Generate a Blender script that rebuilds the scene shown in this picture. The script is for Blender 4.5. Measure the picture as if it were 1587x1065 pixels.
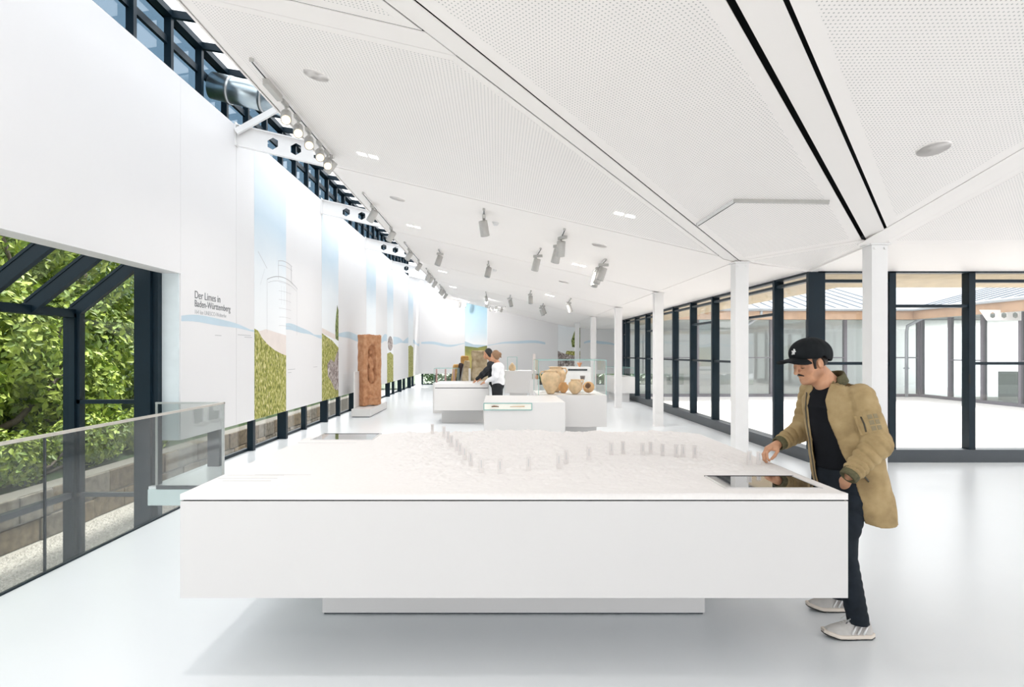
import bpy, bmesh, math, random
import numpy as np
from mathutils import Vector, Matrix
random.seed(7)
scene = bpy.context.scene
for o in list(bpy.data.objects): bpy.data.objects.remove(o)
COL = scene.collection

# ------------------------------------------------------------------ camera, world, exposure
FPX, CX, CY, EYE = 940.0, 770.0, 547.0, 1.65          # focal length and principal point in the 1587x1065 frame
cam_data = bpy.data.cameras.new('camera')
cam = bpy.data.objects.new('camera', cam_data); COL.objects.link(cam)
cam.location = (0, 0, EYE); cam.rotation_euler = (math.pi/2, 0, 0)
cam_data.sensor_width = 36.0; cam_data.lens = FPX*36/1587
cam_data.shift_x = (793.5-CX)/1587; cam_data.shift_y = (CY-532.5)/1587
cam_data.clip_start = 0.05; cam_data.clip_end = 300
scene.camera = cam
world = bpy.data.worlds.new('sky'); scene.world = world
world.use_nodes = True
wn = world.node_tree.nodes; wl = world.node_tree.links; wn.clear()
w_out = wn.new('ShaderNodeOutputWorld'); w_bg = wn.new('ShaderNodeBackground')
w_tc = wn.new('ShaderNodeTexCoord'); w_map = wn.new('ShaderNodeMapping'); w_map.inputs['Scale'].default_value = (1, 1, 2.5)
w_nz = wn.new('ShaderNodeTexNoise'); w_nz.inputs['Scale'].default_value = 2.0; w_nz.inputs['Detail'].default_value = 5
w_rp = wn.new('ShaderNodeValToRGB')
w_rp.color_ramp.elements[0].position = 0.35; w_rp.color_ramp.elements[0].color = (0.92, 0.955, 1.0, 1)
w_rp.color_ramp.elements[1].position = 0.65; w_rp.color_ramp.elements[1].color = (1.0, 1.0, 1.0, 1)
wl.new(w_tc.outputs['Generated'], w_map.inputs['Vector']); wl.new(w_map.outputs[0], w_nz.inputs['Vector'])
wl.new(w_nz.outputs[0], w_rp.inputs[0]); wl.new(w_rp.outputs[0], w_bg.inputs['Color'])
w_bg.inputs['Strength'].default_value = 1.0
wl.new(w_bg.outputs[0], w_out.inputs[0])
vs = scene.view_settings
vs.view_transform = 'Standard'; vs.look = 'None'; vs.gamma = 1.0; vs.use_curve_mapping = False
vs.exposure = 1.5
sun_d = bpy.data.lights.new('sun', 'SUN'); sun_d.energy = 2.5; sun_d.angle = math.radians(3); sun_d.color = (1.0,0.97,0.92)
sun = bpy.data.objects.new('sun', sun_d); COL.objects.link(sun)
sun.rotation_euler = Vector((-0.16,-0.36,-0.92)).to_track_quat('-Z','Y').to_euler()

# ------------------------------------------------------------------ helpers: objects
def wmat(o):
    m = o.matrix_basis.copy()
    return wmat(o.parent) @ o.matrix_parent_inverse @ m if o.parent else m
def adopt(o, parent):
    if parent is not None:
        o.parent = parent; o.matrix_parent_inverse = wmat(parent).inverted()
def tag(o, label=None, cat=None, group=None, kind=None):
    if label: o['label'] = label
    if cat: o['category'] = cat
    if group: o['group'] = group
    if kind: o['kind'] = kind
    return o
def empty(name, loc=(0,0,0), label=None, cat=None, group=None, kind=None, parent=None):
    o = bpy.data.objects.new(name, None); COL.objects.link(o); o.location = loc; o.empty_display_size = 0.1
    adopt(o, parent)
    return tag(o, label, cat, group, kind)
def mk(name, verts, faces, mat, parent=None, smooth=False, mats=None, fmat=None):
    me = bpy.data.meshes.new(name)
    me.from_pydata([tuple(map(float, v)) for v in verts] if not isinstance(verts, np.ndarray) else verts.tolist(), [], faces if not isinstance(faces, np.ndarray) else faces.tolist())
    me.validate(); me.update()
    for m in (mats or [mat]): me.materials.append(m)
    if fmat is not None: me.polygons.foreach_set('material_index', fmat)
    if smooth: me.polygons.foreach_set('use_smooth', [True]*len(me.polygons))
    o = bpy.data.objects.new(name, me); COL.objects.link(o)
    adopt(o, parent)
    return o
def dup(o, parent=None):
    c = o.copy(); COL.objects.link(c)
    if parent is not None: c.parent = parent
    for ch in [x for x in bpy.data.objects if x.parent == o]: dup(ch, c)
    return c
def fix_normals(me):
    bm = bmesh.new(); bm.from_mesh(me); bmesh.ops.recalc_face_normals(bm, faces=bm.faces); bm.to_mesh(me); bm.free()
BOXF = [(0,3,2,1),(4,5,6,7),(0,1,5,4),(1,2,6,5),(2,3,7,6),(3,0,4,7)]
def boxv(x0,x1,y0,y1,z0,z1):
    return [(x0,y0,z0),(x1,y0,z0),(x1,y1,z0),(x0,y1,z0),(x0,y0,z1),(x1,y0,z1),(x1,y1,z1),(x0,y1,z1)]
def box(name, x0,x1,y0,y1,z0,z1, mat, parent=None, bevel=0.0):
    if x1 < x0: x0, x1 = x1, x0
    if y1 < y0: y0, y1 = y1, y0
    if z1 < z0: z0, z1 = z1, z0
    if bevel > 0:
        bm = bmesh.new(); vs_ = [bm.verts.new(v) for v in boxv(x0,x1,y0,y1,z0,z1)]
        for f in BOXF: bm.faces.new([vs_[i] for i in f])
        bmesh.ops.bevel(bm, geom=bm.edges[:], offset=bevel, segments=2, affect='EDGES', profile=0.6)
        me = bpy.data.meshes.new(name); bm.to_mesh(me); bm.free(); me.materials.append(mat)
        o = bpy.data.objects.new(name, me); COL.objects.link(o); adopt(o, parent); return o
    return mk(name, boxv(x0,x1,y0,y1,z0,z1), BOXF, mat, parent)
def bar(name, a, b, w, h, mat, parent=None, up=(0,0,1)):
    """a straight rectangular bar from a to b, w across, h along 'up'"""
    a, b = Vector(a), Vector(b); d = (b-a).normalized(); s = d.cross(Vector(up)).normalized(); u = s.cross(d).normalized()
    vs_ = []
    for p in (a, b):
        for i, j in ((-1,-1),(1,-1),(1,1),(-1,1)): vs_.append(p + s*(i*w/2) + u*(j*h/2))
    return mk(name, vs_, [(0,1,2,3),(7,6,5,4),(0,4,5,1),(1,5,6,2),(2,6,7,3),(3,7,4,0)], mat, parent)
def tube_geo(pts, radii, n=10, caps=True):
    pts = [Vector(p) for p in pts]
    if not hasattr(radii, '__len__'): radii = [radii]*len(pts)
    V, F = [], []; ref = None
    for i, p in enumerate(pts):
        t = (pts[min(i+1, len(pts)-1)] - pts[max(i-1, 0)]).normalized()
        if ref is None: ref = t.orthogonal().normalized()
        ref = (ref - t*ref.dot(t)).normalized(); bi = t.cross(ref)
        for k in range(n):
            a = 2*math.pi*k/n; V.append(p + (ref*math.cos(a) + bi*math.sin(a))*radii[i])
    for i in range(len(pts)-1):
        for k in range(n): F.append((i*n+k, i*n+(k+1)%n, (i+1)*n+(k+1)%n, (i+1)*n+k))
    if caps:
        F.append(tuple(range(n-1, -1, -1))); F.append(tuple((len(pts)-1)*n+k for k in range(n)))
    return V, F
def tube(name, pts, r, mat, parent=None, n=10, caps=True, smooth=True):
    V, F = tube_geo(pts, r, n, caps); return mk(name, V, F, mat, parent, smooth)
def lathe(name, prof, mat, parent=None, n=28, loc=(0,0,0), squash=(1,1)):
    V, F = [], []
    for r, z in prof:
        for k in range(n):
            a = 2*math.pi*k/n; V.append((loc[0]+r*math.cos(a)*squash[0], loc[1]+r*math.sin(a)*squash[1], loc[2]+z))
    for i in range(len(prof)-1):
        for k in range(n): F.append((i*n+k, i*n+(k+1)%n, (i+1)*n+(k+1)%n, (i+1)*n+k))
    F.append(tuple(range(n-1,-1,-1))); F.append(tuple((len(prof)-1)*n+k for k in range(n)))
    return mk(name, V, F, mat, parent, True)
def prism_geo(polys, d):
    """polys: list of polygons of 3D points (coplanar); extruded by vector d"""
    V, F = [], []; d = Vector(d)
    for poly in polys:
        b = len(V); n = len(poly)
        V += [Vector(p) for p in poly]; V += [Vector(p)+d for p in poly]
        F.append(tuple(b+i for i in range(n-1,-1,-1))); F.append(tuple(b+n+i for i in range(n)))
        for i in range(n): F.append((b+i, b+(i+1)%n, b+n+(i+1)%n, b+n+i))
    return V, F
def prism(name, polys, d, mat, parent=None):
    V, F = prism_geo(polys, d); o = mk(name, V, F, mat, parent); fix_normals(o.data); return o

# ------------------------------------------------------------------ helpers: materials
MATS = {}
def mat(name, col, rough=0.5, metal=0.0, var=0.03, scale=8.0, bump=0.0, spec=0.5, emit=None, estr=0.0, coat=0.0):
    if name in MATS: return MATS[name]
    m = bpy.data.materials.new(name); m.use_nodes = True; nt = m.node_tree; N, L = nt.nodes, nt.links
    b = N['Principled BSDF']; b.inputs['Roughness'].default_value = rough; b.inputs['Metallic'].default_value = metal
    b.inputs['Specular IOR Level'].default_value = spec; b.inputs['Coat Weight'].default_value = coat
    tc = N.new('ShaderNodeTexCoord'); nz = N.new('ShaderNodeTexNoise'); nz.inputs['Scale'].default_value = scale; nz.inputs['Detail'].default_value = 4
    L.new(tc.outputs['Object'], nz.inputs['Vector'])
    rp = N.new('ShaderNodeValToRGB'); rp.color_ramp.elements[0].position = 0.3; rp.color_ramp.elements[1].position = 0.7
    c = Vector(col)
    rp.color_ramp.elements[0].color = (*[max(0, x*(1-var)) for x in c], 1); rp.color_ramp.elements[1].color = (*[min(1, x*(1+var)) for x in c], 1)
    L.new(nz.outputs[0], rp.inputs[0]); L.new(rp.outputs[0], b.inputs['Base Color'])
    if bump > 0:
        bp = N.new('ShaderNodeBump'); bp.inputs['Strength'].default_value = bump; bp.inputs['Distance'].default_value = 0.01
        L.new(nz.outputs[0], bp.inputs['Height']); L.new(bp.outputs[0], b.inputs['Normal'])
    if emit: b.inputs['Emission Color'].default_value = (*emit, 1); b.inputs['Emission Strength'].default_value = estr
    MATS[name] = m; return m
def glassmat(name, tint, refl=0.5, ior=1.45, rough=0.0):
    m = bpy.data.materials.new(name); m.use_nodes = True; nt = m.node_tree; N, L = nt.nodes, nt.links; N.clear()
    out = N.new('ShaderNodeOutputMaterial'); tr = N.new('ShaderNodeBsdfTransparent'); gl = N.new('ShaderNodeBsdfGlossy'); mx = N.new('ShaderNodeMixShader')
    tc = N.new('ShaderNodeTexCoord'); nz = N.new('ShaderNodeTexNoise'); nz.inputs['Scale'].default_value = 1.5
    rp = N.new('ShaderNodeValToRGB'); rp.color_ramp.elements[0].color = (*[x*0.985 for x in tint], 1); rp.color_ramp.elements[1].color = (*tint, 1)
    L.new(tc.outputs['Object'], nz.inputs['Vector']); L.new(nz.outputs[0], rp.inputs[0]); L.new(rp.outputs[0], tr.inputs['Color'])
    fr = N.new('ShaderNodeFresnel'); ge = N.new('ShaderNodeNewGeometry'); io = N.new('ShaderNodeMapRange')   # same reflectance from both faces
    io.inputs['To Min'].default_value = ior; io.inputs['To Max'].default_value = 1/ior; L.new(ge.outputs['Backfacing'], io.inputs['Value']); L.new(io.outputs[0], fr.inputs['IOR'])
    mul = N.new('ShaderNodeMath'); mul.operation = 'MULTIPLY'; mul.inputs[1].default_value = refl
    gl.inputs['Roughness'].default_value = rough; gl.inputs['Color'].default_value = (1,1,1,1)
    L.new(fr.outputs[0], mul.inputs[0]); L.new(mul.outputs[0], mx.inputs[0]); L.new(tr.outputs[0], mx.inputs[1]); L.new(gl.outputs[0], mx.inputs[2]); L.new(mx.outputs[0], out.inputs[0])
    MATS[name] = m; return m
def frostmat(name, col):
    m = bpy.data.materials.new(name); m.use_nodes = True; nt = m.node_tree; N, L = nt.nodes, nt.links; N.clear()
    out = N.new('ShaderNodeOutputMaterial'); tr = N.new('ShaderNodeBsdfTranslucent'); nz = N.new('ShaderNodeTexNoise'); nz.inputs['Scale'].default_value = 2
    rp = N.new('ShaderNodeValToRGB'); rp.color_ramp.elements[0].color = (*[x*0.97 for x in col],1); rp.color_ramp.elements[1].color = (*col,1)
    L.new(nz.outputs[0], rp.inputs[0]); L.new(rp.outputs[0], tr.inputs['Color']); L.new(tr.outputs[0], out.inputs[0]); MATS[name] = m; return m
def perfmat(name, col, angle, pitch=0.030, r=0.20):
    """white board drilled with a square grid of small holes"""
    m = mat(name, col, 0.6, var=0.01, scale=2); nt = m.node_tree; N, L = nt.nodes, nt.links
    b = N['Principled BSDF']; src = b.inputs['Base Color'].links[0].from_socket
    tc = [n for n in N if n.type == 'TEX_COORD'][0]
    mp = N.new('ShaderNodeMapping'); mp.inputs['Rotation'].default_value = (0,0,angle); mp.inputs['Scale'].default_value = (1/pitch, 1/pitch, 0)
    fr = N.new('ShaderNodeVectorMath'); fr.operation = 'FRACTION'; sb = N.new('ShaderNodeVectorMath'); sb.operation = 'SUBTRACT'; sb.inputs[1].default_value = (0.5,0.5,0)
    ln = N.new('ShaderNodeVectorMath'); ln.operation = 'LENGTH'; lt = N.new('ShaderNodeMath'); lt.operation = 'LESS_THAN'; lt.inputs[1].default_value = r
    mx = N.new('ShaderNodeMix'); mx.data_type = 'RGBA'; mx.inputs[7].default_value = (0.55,0.54,0.53,1)
    L.new(tc.outputs['Object'], mp.inputs['Vector']); L.new(mp.outputs[0], fr.inputs[0]); L.new(fr.outputs[0], sb.inputs[0]); L.new(sb.outputs[0], ln.inputs[0])
    L.new(ln.outputs['Value'], lt.inputs[0]); L.new(lt.outputs[0], mx.inputs[0]); L.new(src, mx.inputs[6]); L.new(mx.outputs[2], b.inputs['Base Color'])
    return m
def rampmat(name, stops, axis='Z', lo=0.0, hi=1.0, rough=0.6, noise=0.0, nscale=1.0, nstretch=(1,1,1)):
    """printed picture: colours along an object axis, broken up by noise"""
    m = bpy.data.materials.new(name); m.use_nodes = True; nt = m.node_tree; N, L = nt.nodes, nt.links
    b = N['Principled BSDF']; b.inputs['Roughness'].default_value = rough
    tc = N.new('ShaderNodeTexCoord'); sp = N.new('ShaderNodeSeparateXYZ'); mr = N.new('ShaderNodeMapRange')
    mr.inputs['From Min'].default_value = lo; mr.inputs['From Max'].default_value = hi
    mp = N.new('ShaderNodeMapping'); mp.inputs['Scale'].default_value = nstretch
    nz = N.new('ShaderNodeTexNoise'); nz.inputs['Scale'].default_value = nscale; nz.inputs['Detail'].default_value = 5
    ma = N.new('ShaderNodeMath'); ma.operation = 'MULTIPLY_ADD'; ma.inputs[1].default_value = noise
    sb = N.new('ShaderNodeMath'); sb.operation = 'SUBTRACT'; sb.inputs[1].default_value = noise*0.5
    rp = N.new('ShaderNodeValToRGB'); e = rp.color_ramp.elements
    while len(e) < len(stops): e.new(0.5)
    for i, (p, c) in enumerate(stops): e[i].position = p; e[i].color = (*c, 1)
    L.new(tc.outputs['Object'], sp.inputs[0]); L.new(sp.outputs[axis], mr.inputs['Value'])
    L.new(tc.outputs['Object'], mp.inputs[0]); L.new(mp.outputs[0], nz.inputs['Vector'])
    L.new(nz.outputs[0], ma.inputs[0]); L.new(mr.outputs[0], ma.inputs[2]); L.new(ma.outputs[0], sb.inputs[0]); L.new(sb.outputs[0], rp.inputs[0]); L.new(rp.outputs[0], b.inputs['Base Color'])
    MATS[name] = m; return m
def noisemat(name, stops, scale=8, rough=0.8, stretch=(1,1,1), bump=0.0, detail=6, dist=0.0):
    m = bpy.data.materials.new(name); m.use_nodes = True; nt = m.node_tree; N, L = nt.nodes, nt.links
    b = N['Principled BSDF']; b.inputs['Roughness'].default_value = rough; b.inputs['Specular IOR Level'].default_value = 0.3
    tc = N.new('ShaderNodeTexCoord'); mp = N.new('ShaderNodeMapping'); mp.inputs['Scale'].default_value = stretch
    nz = N.new('ShaderNodeTexNoise'); nz.inputs['Scale'].default_value = scale; nz.inputs['Detail'].default_value = detail; nz.inputs['Distortion'].default_value = dist
    rp = N.new('ShaderNodeValToRGB'); e = rp.color_ramp.elements
    while len(e) < len(stops): e.new(0.5)
    for i, (p, c) in enumerate(stops): e[i].position = p; e[i].color = (*c, 1)
    L.new(tc.outputs['Object'], mp.inputs[0]); L.new(mp.outputs[0], nz.inputs['Vector']); L.new(nz.outputs[0], rp.inputs[0]); L.new(rp.outputs[0], b.inputs['Base Color'])
    if bump > 0:
        bp = N.new('ShaderNodeBump'); bp.inputs['Strength'].default_value = bump; bp.inputs['Distance'].default_value = 0.02
        L.new(nz.outputs[0], bp.inputs['Height']); L.new(bp.outputs[0], b.inputs['Normal'])
    MATS[name] = m; return m

WHITE = mat('white_paint', (0.84,0.835,0.83), 0.55, var=0.01, scale=1.5)
WALLW = mat('wall_white', (0.775,0.765,0.77), 0.6, var=0.008, scale=0.8)
CEILW = mat('ceiling_white', (0.97,0.93,0.905), 0.6, var=0.008, scale=0.8)
PERFW = perfmat('perforated_board', (0.97,0.93,0.905), 0.0)
PERFD = perfmat('perforated_board_diagonal', (0.97,0.93,0.905), math.radians(50.2))
FLOORM = mat('floor_resin', (0.80,0.83,0.855), 0.28, var=0.015, scale=0.6, spec=0.45)
GAP = mat('shadow_gap_black', (0.012,0.016,0.018), 0.8)
FRAME = mat('dark_frame_metal', (0.006,0.017,0.027), 0.42, var=0.1, scale=3, spec=0.22)
SILL = mat('sill_grey_metal', (0.055,0.065,0.075), 0.45, var=0.06, scale=3)
GLASS = glassmat('clear_glass', (0.982,0.985,0.98), 0.55)
GLASSV = glassmat('vitrine_glass', (0.985,0.995,0.99), 0.45)
GLASSB = glassmat('balustrade_glass', (0.87,0.885,0.88), 0.9)
GEDGE = mat('glass_edge_green', (0.30,0.55,0.52), 0.15, var=0.05)
STEEL = mat('brushed_steel', (0.55,0.56,0.56), 0.3, 0.9, var=0.05, scale=20)
STEELW = mat('white_steel', (0.86,0.85,0.845), 0.4, var=0.01)
LAMPG = mat('lamp_silver_grey', (0.50,0.49,0.47), 0.4, 0.2, var=0.04, scale=30)
LENS = mat('lamp_lens_warm', (1.0,0.85,0.6), 0.3, emit=(1.0,0.74,0.42), estr=0.75)
LEDW = mat('led_white', (1.0,1.0,1.0), 0.3, emit=(1.0,0.97,0.92), estr=5.0)

# ------------------------------------------------------------------ planes of the roof (x right, y into the room, z up)
def ray(px, py): return Vector(((px-CX)/FPX, 1.0, (CY-py)/FPX))
EYEV = Vector((0,0,EYE))
def hit(px, py, plane):
    """where the line of sight through a point of the photograph meets a roof plane z = a + b*x + c*y"""
    a, b, c = plane; r = ray(px, py); t = (a - EYE)/(r.z - b*r.x - c*r.y); return EYEV + r*t
def zof(plane, x, y): return plane[0] + plane[1]*x + plane[2]*y
XL, XG, XR, YF = -4.0, -4.2, 4.75, 9.18                # printed wall, outer glass, courtyard glass, facade across the picture
HEAD = 2.88
C1, C2 = Vector((3.6, 9.05, 3.02)), Vector((4.66, 7.4, 3.0))
CW, CN = 3.6, 3.02
W = (CN + 0.232*CW, -0.232, 0.0)                       # long wing ceiling
def plane3(p, q, r):
    n = (q-p).cross(r-p); return ((n.dot(p))/n.z, -n.x/n.z, -n.y/n.z)
cu = hit(700, 46.5, W); cl = hit(716, 92.7, W)         # two points on the edges of the diagonal strip
dirC = (hit(1100, 385.5, W) - hit(716, 92.7, W)); dirC.normalize()
M = plane3(C1, C1 - dirC*5, C2)                        # middle panel between the two diagonal strips
a_far = hit(1176, 0, M)
sV = (a_far.z - C2.z)/(C2.y - a_far.y)
_on = lambda p: Vector((p.x, p.y, zof(M, p.x, p.y)))
V_ = plane3(_on(hit(1213,0,M)), _on(hit(1369,352,M)), Vector((8.5, 7.4, 3.0)))   # ceiling of the wing on the right
# ------------------------------------------------------------------ floor
XVOID, YVOID = -3.38, 7.49
FV = [(XVOID,-4),(14,-4),(14,YF),(XR+0.1,YF),(XR+0.1,22.75),(22,22.75),(22,32),(-4.3,32),(-4.3,YVOID),(XVOID,YVOID)]
floor = prism('floor', [[(x,y,-0.22) for x, y in FV]], (0,0,0.22), FLOORM); tag(floor, kind='structure')
box('baseboard_left', XVOID-0.012, XVOID, -4, YVOID, -0.20, -0.005, SILL); tag(bpy.data.objects['baseboard_left'], kind='structure')

# ------------------------------------------------------------------ left wall: hanging white wall with printed strips
wall = empty('wall_left', kind='structure')
ZT = lambda y: 5.14
def wall_piece(y0, y1, z0): return box('wall_panel', XL-0.24, XL, y0, y1, z0, 5.137, WALLW, wall)
wall_piece(-4, 7.67, 2.655)
edges = [7.67, 9.31, 13.85, 18.45, 23.05, 27.65, 31.3]
for a, b in zip(edges[:-1], edges[1:]): wall_piece(a+0.004, b-0.004, 0.545)
SKYP = rampmat('print_sky', [(0.0,(0.86,0.87,0.88)),(0.35,(0.80,0.84,0.87)),(0.62,(0.55,0.67,0.76)),(0.85,(0.70,0.78,0.84)),(1.0,(0.84,0.86,0.88))], 'Z', 2.0, 5.1, noise=0.18, nscale=0.9)
GRASSP = noisemat('print_grass', [(0.34,(0.07,0.09,0.015)),(0.46,(0.26,0.27,0.05)),(0.56,(0.46,0.44,0.13)),(0.68,(0.80,0.72,0.46))], 13, 0.7, (1,2.2,1.0), detail=10, dist=0.6)
ROCKP = noisemat('print_rock', [(0.32,(0.06,0.04,0.04)),(0.5,(0.32,0.26,0.24)),(0.68,(0.75,0.70,0.68))], 7, 0.7, (1,1.6,1), detail=8, dist=1.5)
HILLP = mat('print_hill_blue', (0.52,0.64,0.72), 0.6, var=0.06, scale=1.2)
SANDP = mat('print_sand', (0.78,0.70,0.66), 0.6, var=0.04, scale=4)
TREEP = noisemat('print_tree', [(0.35,(0.05,0.07,0.02)),(0.6,(0.28,0.33,0.10)),(0.8,(0.55,0.55,0.30))], 12, 0.7)
LINEP = mat('print_line_grey', (0.42,0.42,0.43), 0.6)
TEXTD = mat('print_text_dark', (0.13,0.14,0.15), 0.6); TEXTG = mat('print_text_grey', (0.52,0.53,0.54), 0.6)
def wprint(name, yz, m, lift):                      # flat print on the left wall
    return prism(name, [[(XL, y, z) for y, z in yz]], (lift,0,0), m, wall)
def bprint(name, xz, m, lift):                      # flat print on the far wall
    return prism(name, [[(x, 31.3, z) for x, z in xz]], (0,-lift,0), m, wallb)
def band(y0, y1, zc, amp, th, ph, n=16):
    top, bot = [], []
    for i in range(n+1):
        t = i/n; y = y0+(y1-y0)*t
        w = zc + amp*math.sin(ph+4.2*t) + 0.4*amp*math.sin(2.3*ph+9*t)
        top.append((y, w + th*(0.25+abs(math.sin(ph*1.7+2.6*t))))); bot.append((y, w))
    return bot + top[::-1]
wprint('printed_hills', band(7.69, 9.98, 2.03, 0.03, 0.08, 0.4), HILLP, 0.002)
strips = [(10.0,11.5),(13.86,15.3),(18.6,20.05),(22.1,23.4),(27.4,29.0)]
for i, (a, b) in enumerate(strips):
    s = wprint('printed_strip', [(a,0.548),(b,0.548),(b,5.13),(a,5.13)], SKYP, 0.003)
    w_ = b-a
    if i == 0:
        prism('printed_sand', [[(XL+0.003,y,z) for y,z in ((a+.12,2.0),(a+.5,2.06),(b,1.98),(b,1.5),(a+.1,1.9))]], (0.001,0,0), SANDP, s)
        g = [(a,0.548),(b,0.548),(b,1.60),(a+.85*w_,1.63),(a+.6*w_,1.70),(a+.4*w_,1.79),(a+.22*w_,1.90),(a+.1*w_,2.02),(a,2.05)]
        prism('printed_grass', [[(XL+0.003,y,z) for y,z in g]], (0.002,0,0), GRASSP, s)
    elif i == 1:
        g = [(a,0.548),(b,0.548),(b,1.78),(a+.6*w_,1.95),(a+.3*w_,2.02),(a,2.1)]
        prism('printed_grass', [[(XL+0.003,y,z) for y,z in g]], (0.002,0,0), GRASSP, s)
        r = [(b,0.7),(b,1.75),(a+.85*w_,1.6),(a+.72*w_,1.42),(a+.5*w_,1.5),(a+.3*w_,1.38),(a+.34*w_,1.1),(a+.55*w_,0.95),(a+.75*w_,0.75)]
        prism('printed_rock', [[(XL+0.005,y,z) for y,z in r]], (0.001,0,0), ROCKP, s)
        t = [(b,1.95),(b,2.72),(b-.12,2.85),(b-.22,2.6),(b-.30,2.3),(b-.28,2.0)]
        prism('printed_tree', [[(XL+0.005,y,z) for y,z in t]], (0.001,0,0), TREEP, s)
        sd = [(a,2.1),(b-.3,1.98),(b-.3,2.1),(a,2.22)]
        prism('printed_sand', [[(XL+0.003,y,z) for y,z in sd]], (0.001,0,0), SANDP, s)
    else:
        zt = (1.7,1.62,1.95)[i-2]
        prism('printed_grass', [[(XL+0.003,y,z) for y,z in ((a,0.548),(b,0.548),(b,zt-.05),((a+b)/2,zt+.06),(a,zt))]], (0.002,0,0), GRASSP, s)
        if i == 3: prism('printed_rock', [[(XL+0.003,a+w_*(.5+.42*math.cos(k)),2.0+.28*math.sin(k)) for k in np.linspace(0,6.28,12,endpoint=False)]], (0.001,0,0), ROCKP, s)
    if i < 4: wprint('printed_hills', band(b+0.01, strips[i+1][0]-0.02, 2.04, 0.05, 0.10+0.05*i, 1.3*i+0.7), HILLP, 0.002)
wprint('printed_hills', band(29.02, 31.2, 2.05, 0.05, 0.15, 0.9), HILLP, 0.002)
# line drawing of the round tower across the first strip
def wline(pts, w=0.007):
    V, F = [], []
    for (y, z) in pts: V += [(XL+0.0045, y, z-w), (XL+0.0045, y, z+w)]
    if abs(pts[0][0]-pts[-1][0]) < 0.02: V = [v for (y, z) in pts for v in ((XL+0.0045, y-w*1.4, z), (XL+0.0045, y+w*1.4, z))]
    for i in range(len(pts)-1): F.append((2*i, 2*i+2, 2*i+3, 2*i+1))
    o = mk('tower_line', V, F, LINEP, wall); return o
arc = lambda y0, y1, z, h: [(y0+(y1-y0)*t, z+h*4*t*(1-t)) for t in np.linspace(0,1,12)]
wline(arc(10.55,12.15,2.93,0.13)); wline(arc(10.6,12.1,2.88,0.10),0.003); wline([(10.55,2.93),(10.55,2.0)],0.003); wline([(12.12,2.93),(12.12,2.0)],0.003)
wline([(11.1,3.0),(11.1,3.32)],0.004); wline([(11.8,3.0),(11.8,3.34)],0.004); wline(arc(11.08,11.84,3.33,0.04),0.005); wline(arc(11.08,11.84,3.25,0.03),0.003)
for k in range(6): wline(arc(11.12,11.78,2.95-0.16*k,0.01),0.002)
for k in range(4): wline([(11.25+0.15*k,2.55),(11.25+0.15*k,2.9)],0.0015)
wline([(10.15,3.35),(10.55,3.12)],0.005); wline([(10.2,2.1),(10.25,2.8),(10.45,3.1)],0.004)
def text(body, size, origin, m, parent, name='wall_text'):
    cu_ = bpy.data.curves.new(name, 'FONT'); cu_.body = body; cu_.size = size; cu_.extrude = 0.0008
    t = bpy.data.objects.new(name, cu_); COL.objects.link(t)
    dg = bpy.context.evaluated_depsgraph_get(); me = bpy.data.meshes.new_from_object(t.evaluated_get(dg))
    bpy.data.objects.remove(t); me.materials.clear(); me.materials.append(m)
    o = bpy.data.objects.new(name, me); COL.objects.link(o)
    o.matrix_basis = Matrix.Translation(origin) @ Matrix.Rotation(math.pi/2, 4, 'Z') @ Matrix.Rotation(math.pi/2, 4, 'X')
    adopt(o, parent); return o
text('Der Limes in', 0.145, (XL+0.002, 8.02, 2.375), TEXTD, wall)
text('Baden-Württemberg', 0.128, (XL+0.002, 8.02, 2.265), TEXTD, wall)
text('164 km UNESCO-Welterbe', 0.082, (XL+0.002, 8.02, 2.17), TEXTG, wall)
for y, z, l in ((9.35,1.93,0.5),(9.6,1.90,0.3),(11.6,1.33,0.42),(11.6,1.27,0.2),(13.2,1.34,0.3),(8.6,1.9,0.2)): wline([(y,z),(y+l,z)],0.004)

# ------------------------------------------------------------------ far wall
wallb = empty('wall_back', kind='structure')
wz = lambda x: zof(W, min(x,CW), 31) + 0.05
xs = [-4.24, -1.65, -0.5, 3.15, 4.3, 8.5, 14, 22]
for a, b in zip(xs[:-1], xs[1:]):
    zb = 0.57 if b < 9 else 0.0
    prism('wall_panel', [[(a+.004,31.3,zb),(b-.004,31.3,zb),(b-.004,31.3,wz(b)),(a+.004,31.3,wz(a))]], (0,0.2,0), WALLW, wallb)
SKYB = rampmat('print_sky_blue', [(0.0,(0.86,0.87,0.88)),(0.3,(0.62,0.75,0.82)),(0.75,(0.45,0.66,0.78)),(1.0,(0.40,0.62,0.76))], 'Z', 2.1, 4.3, noise=0.25, nscale=0.8)
MEADOWP = rampmat('print_meadow', [(0.0,(0.42,0.36,0.10)),(0.5,(0.55,0.47,0.14)),(0.8,(0.30,0.30,0.08)),(1.0,(0.12,0.18,0.08))], 'Z', 0.57, 2.1, noise=0.6, nscale=3)
s1 = bprint('printed_strip', [(-1.65,0.575),(-0.5,0.575),(-0.5,wz(-.5)),(-1.65,wz(-1.65))], SKYB, 0.004)
prism('printed_meadow', [[(x,31.296,z) for x,z in ((-1.65,0.575),(-0.5,0.575),(-0.5,2.03),(-1.0,1.92),(-1.65,2.08))]], (0,-0.002,0), MEADOWP, s1)
prism('printed_hills', [[(x,31.296,z) for x,z in ((-1.65,2.0),(-1.0,1.92),(-0.5,2.03),(-0.8,2.06),(-1.2,2.08),(-1.65,2.25))]], (0,-0.003,0), HILLP, s1)
s2 = bprint('printed_strip', [(3.15,0.575),(4.3,0.575),(4.3,wz(4.3)),(3.15,wz(3.15))], SKYP, 0.004)
prism('printed_rock', [[(x,31.296,z) for x,z in ((3.15,0.575),(4.3,0.575),(4.3,1.75),(3.9,1.72),(3.5,1.6),(3.15,1.75))]], (0,-0.002,0), ROCKP, s2)
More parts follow.
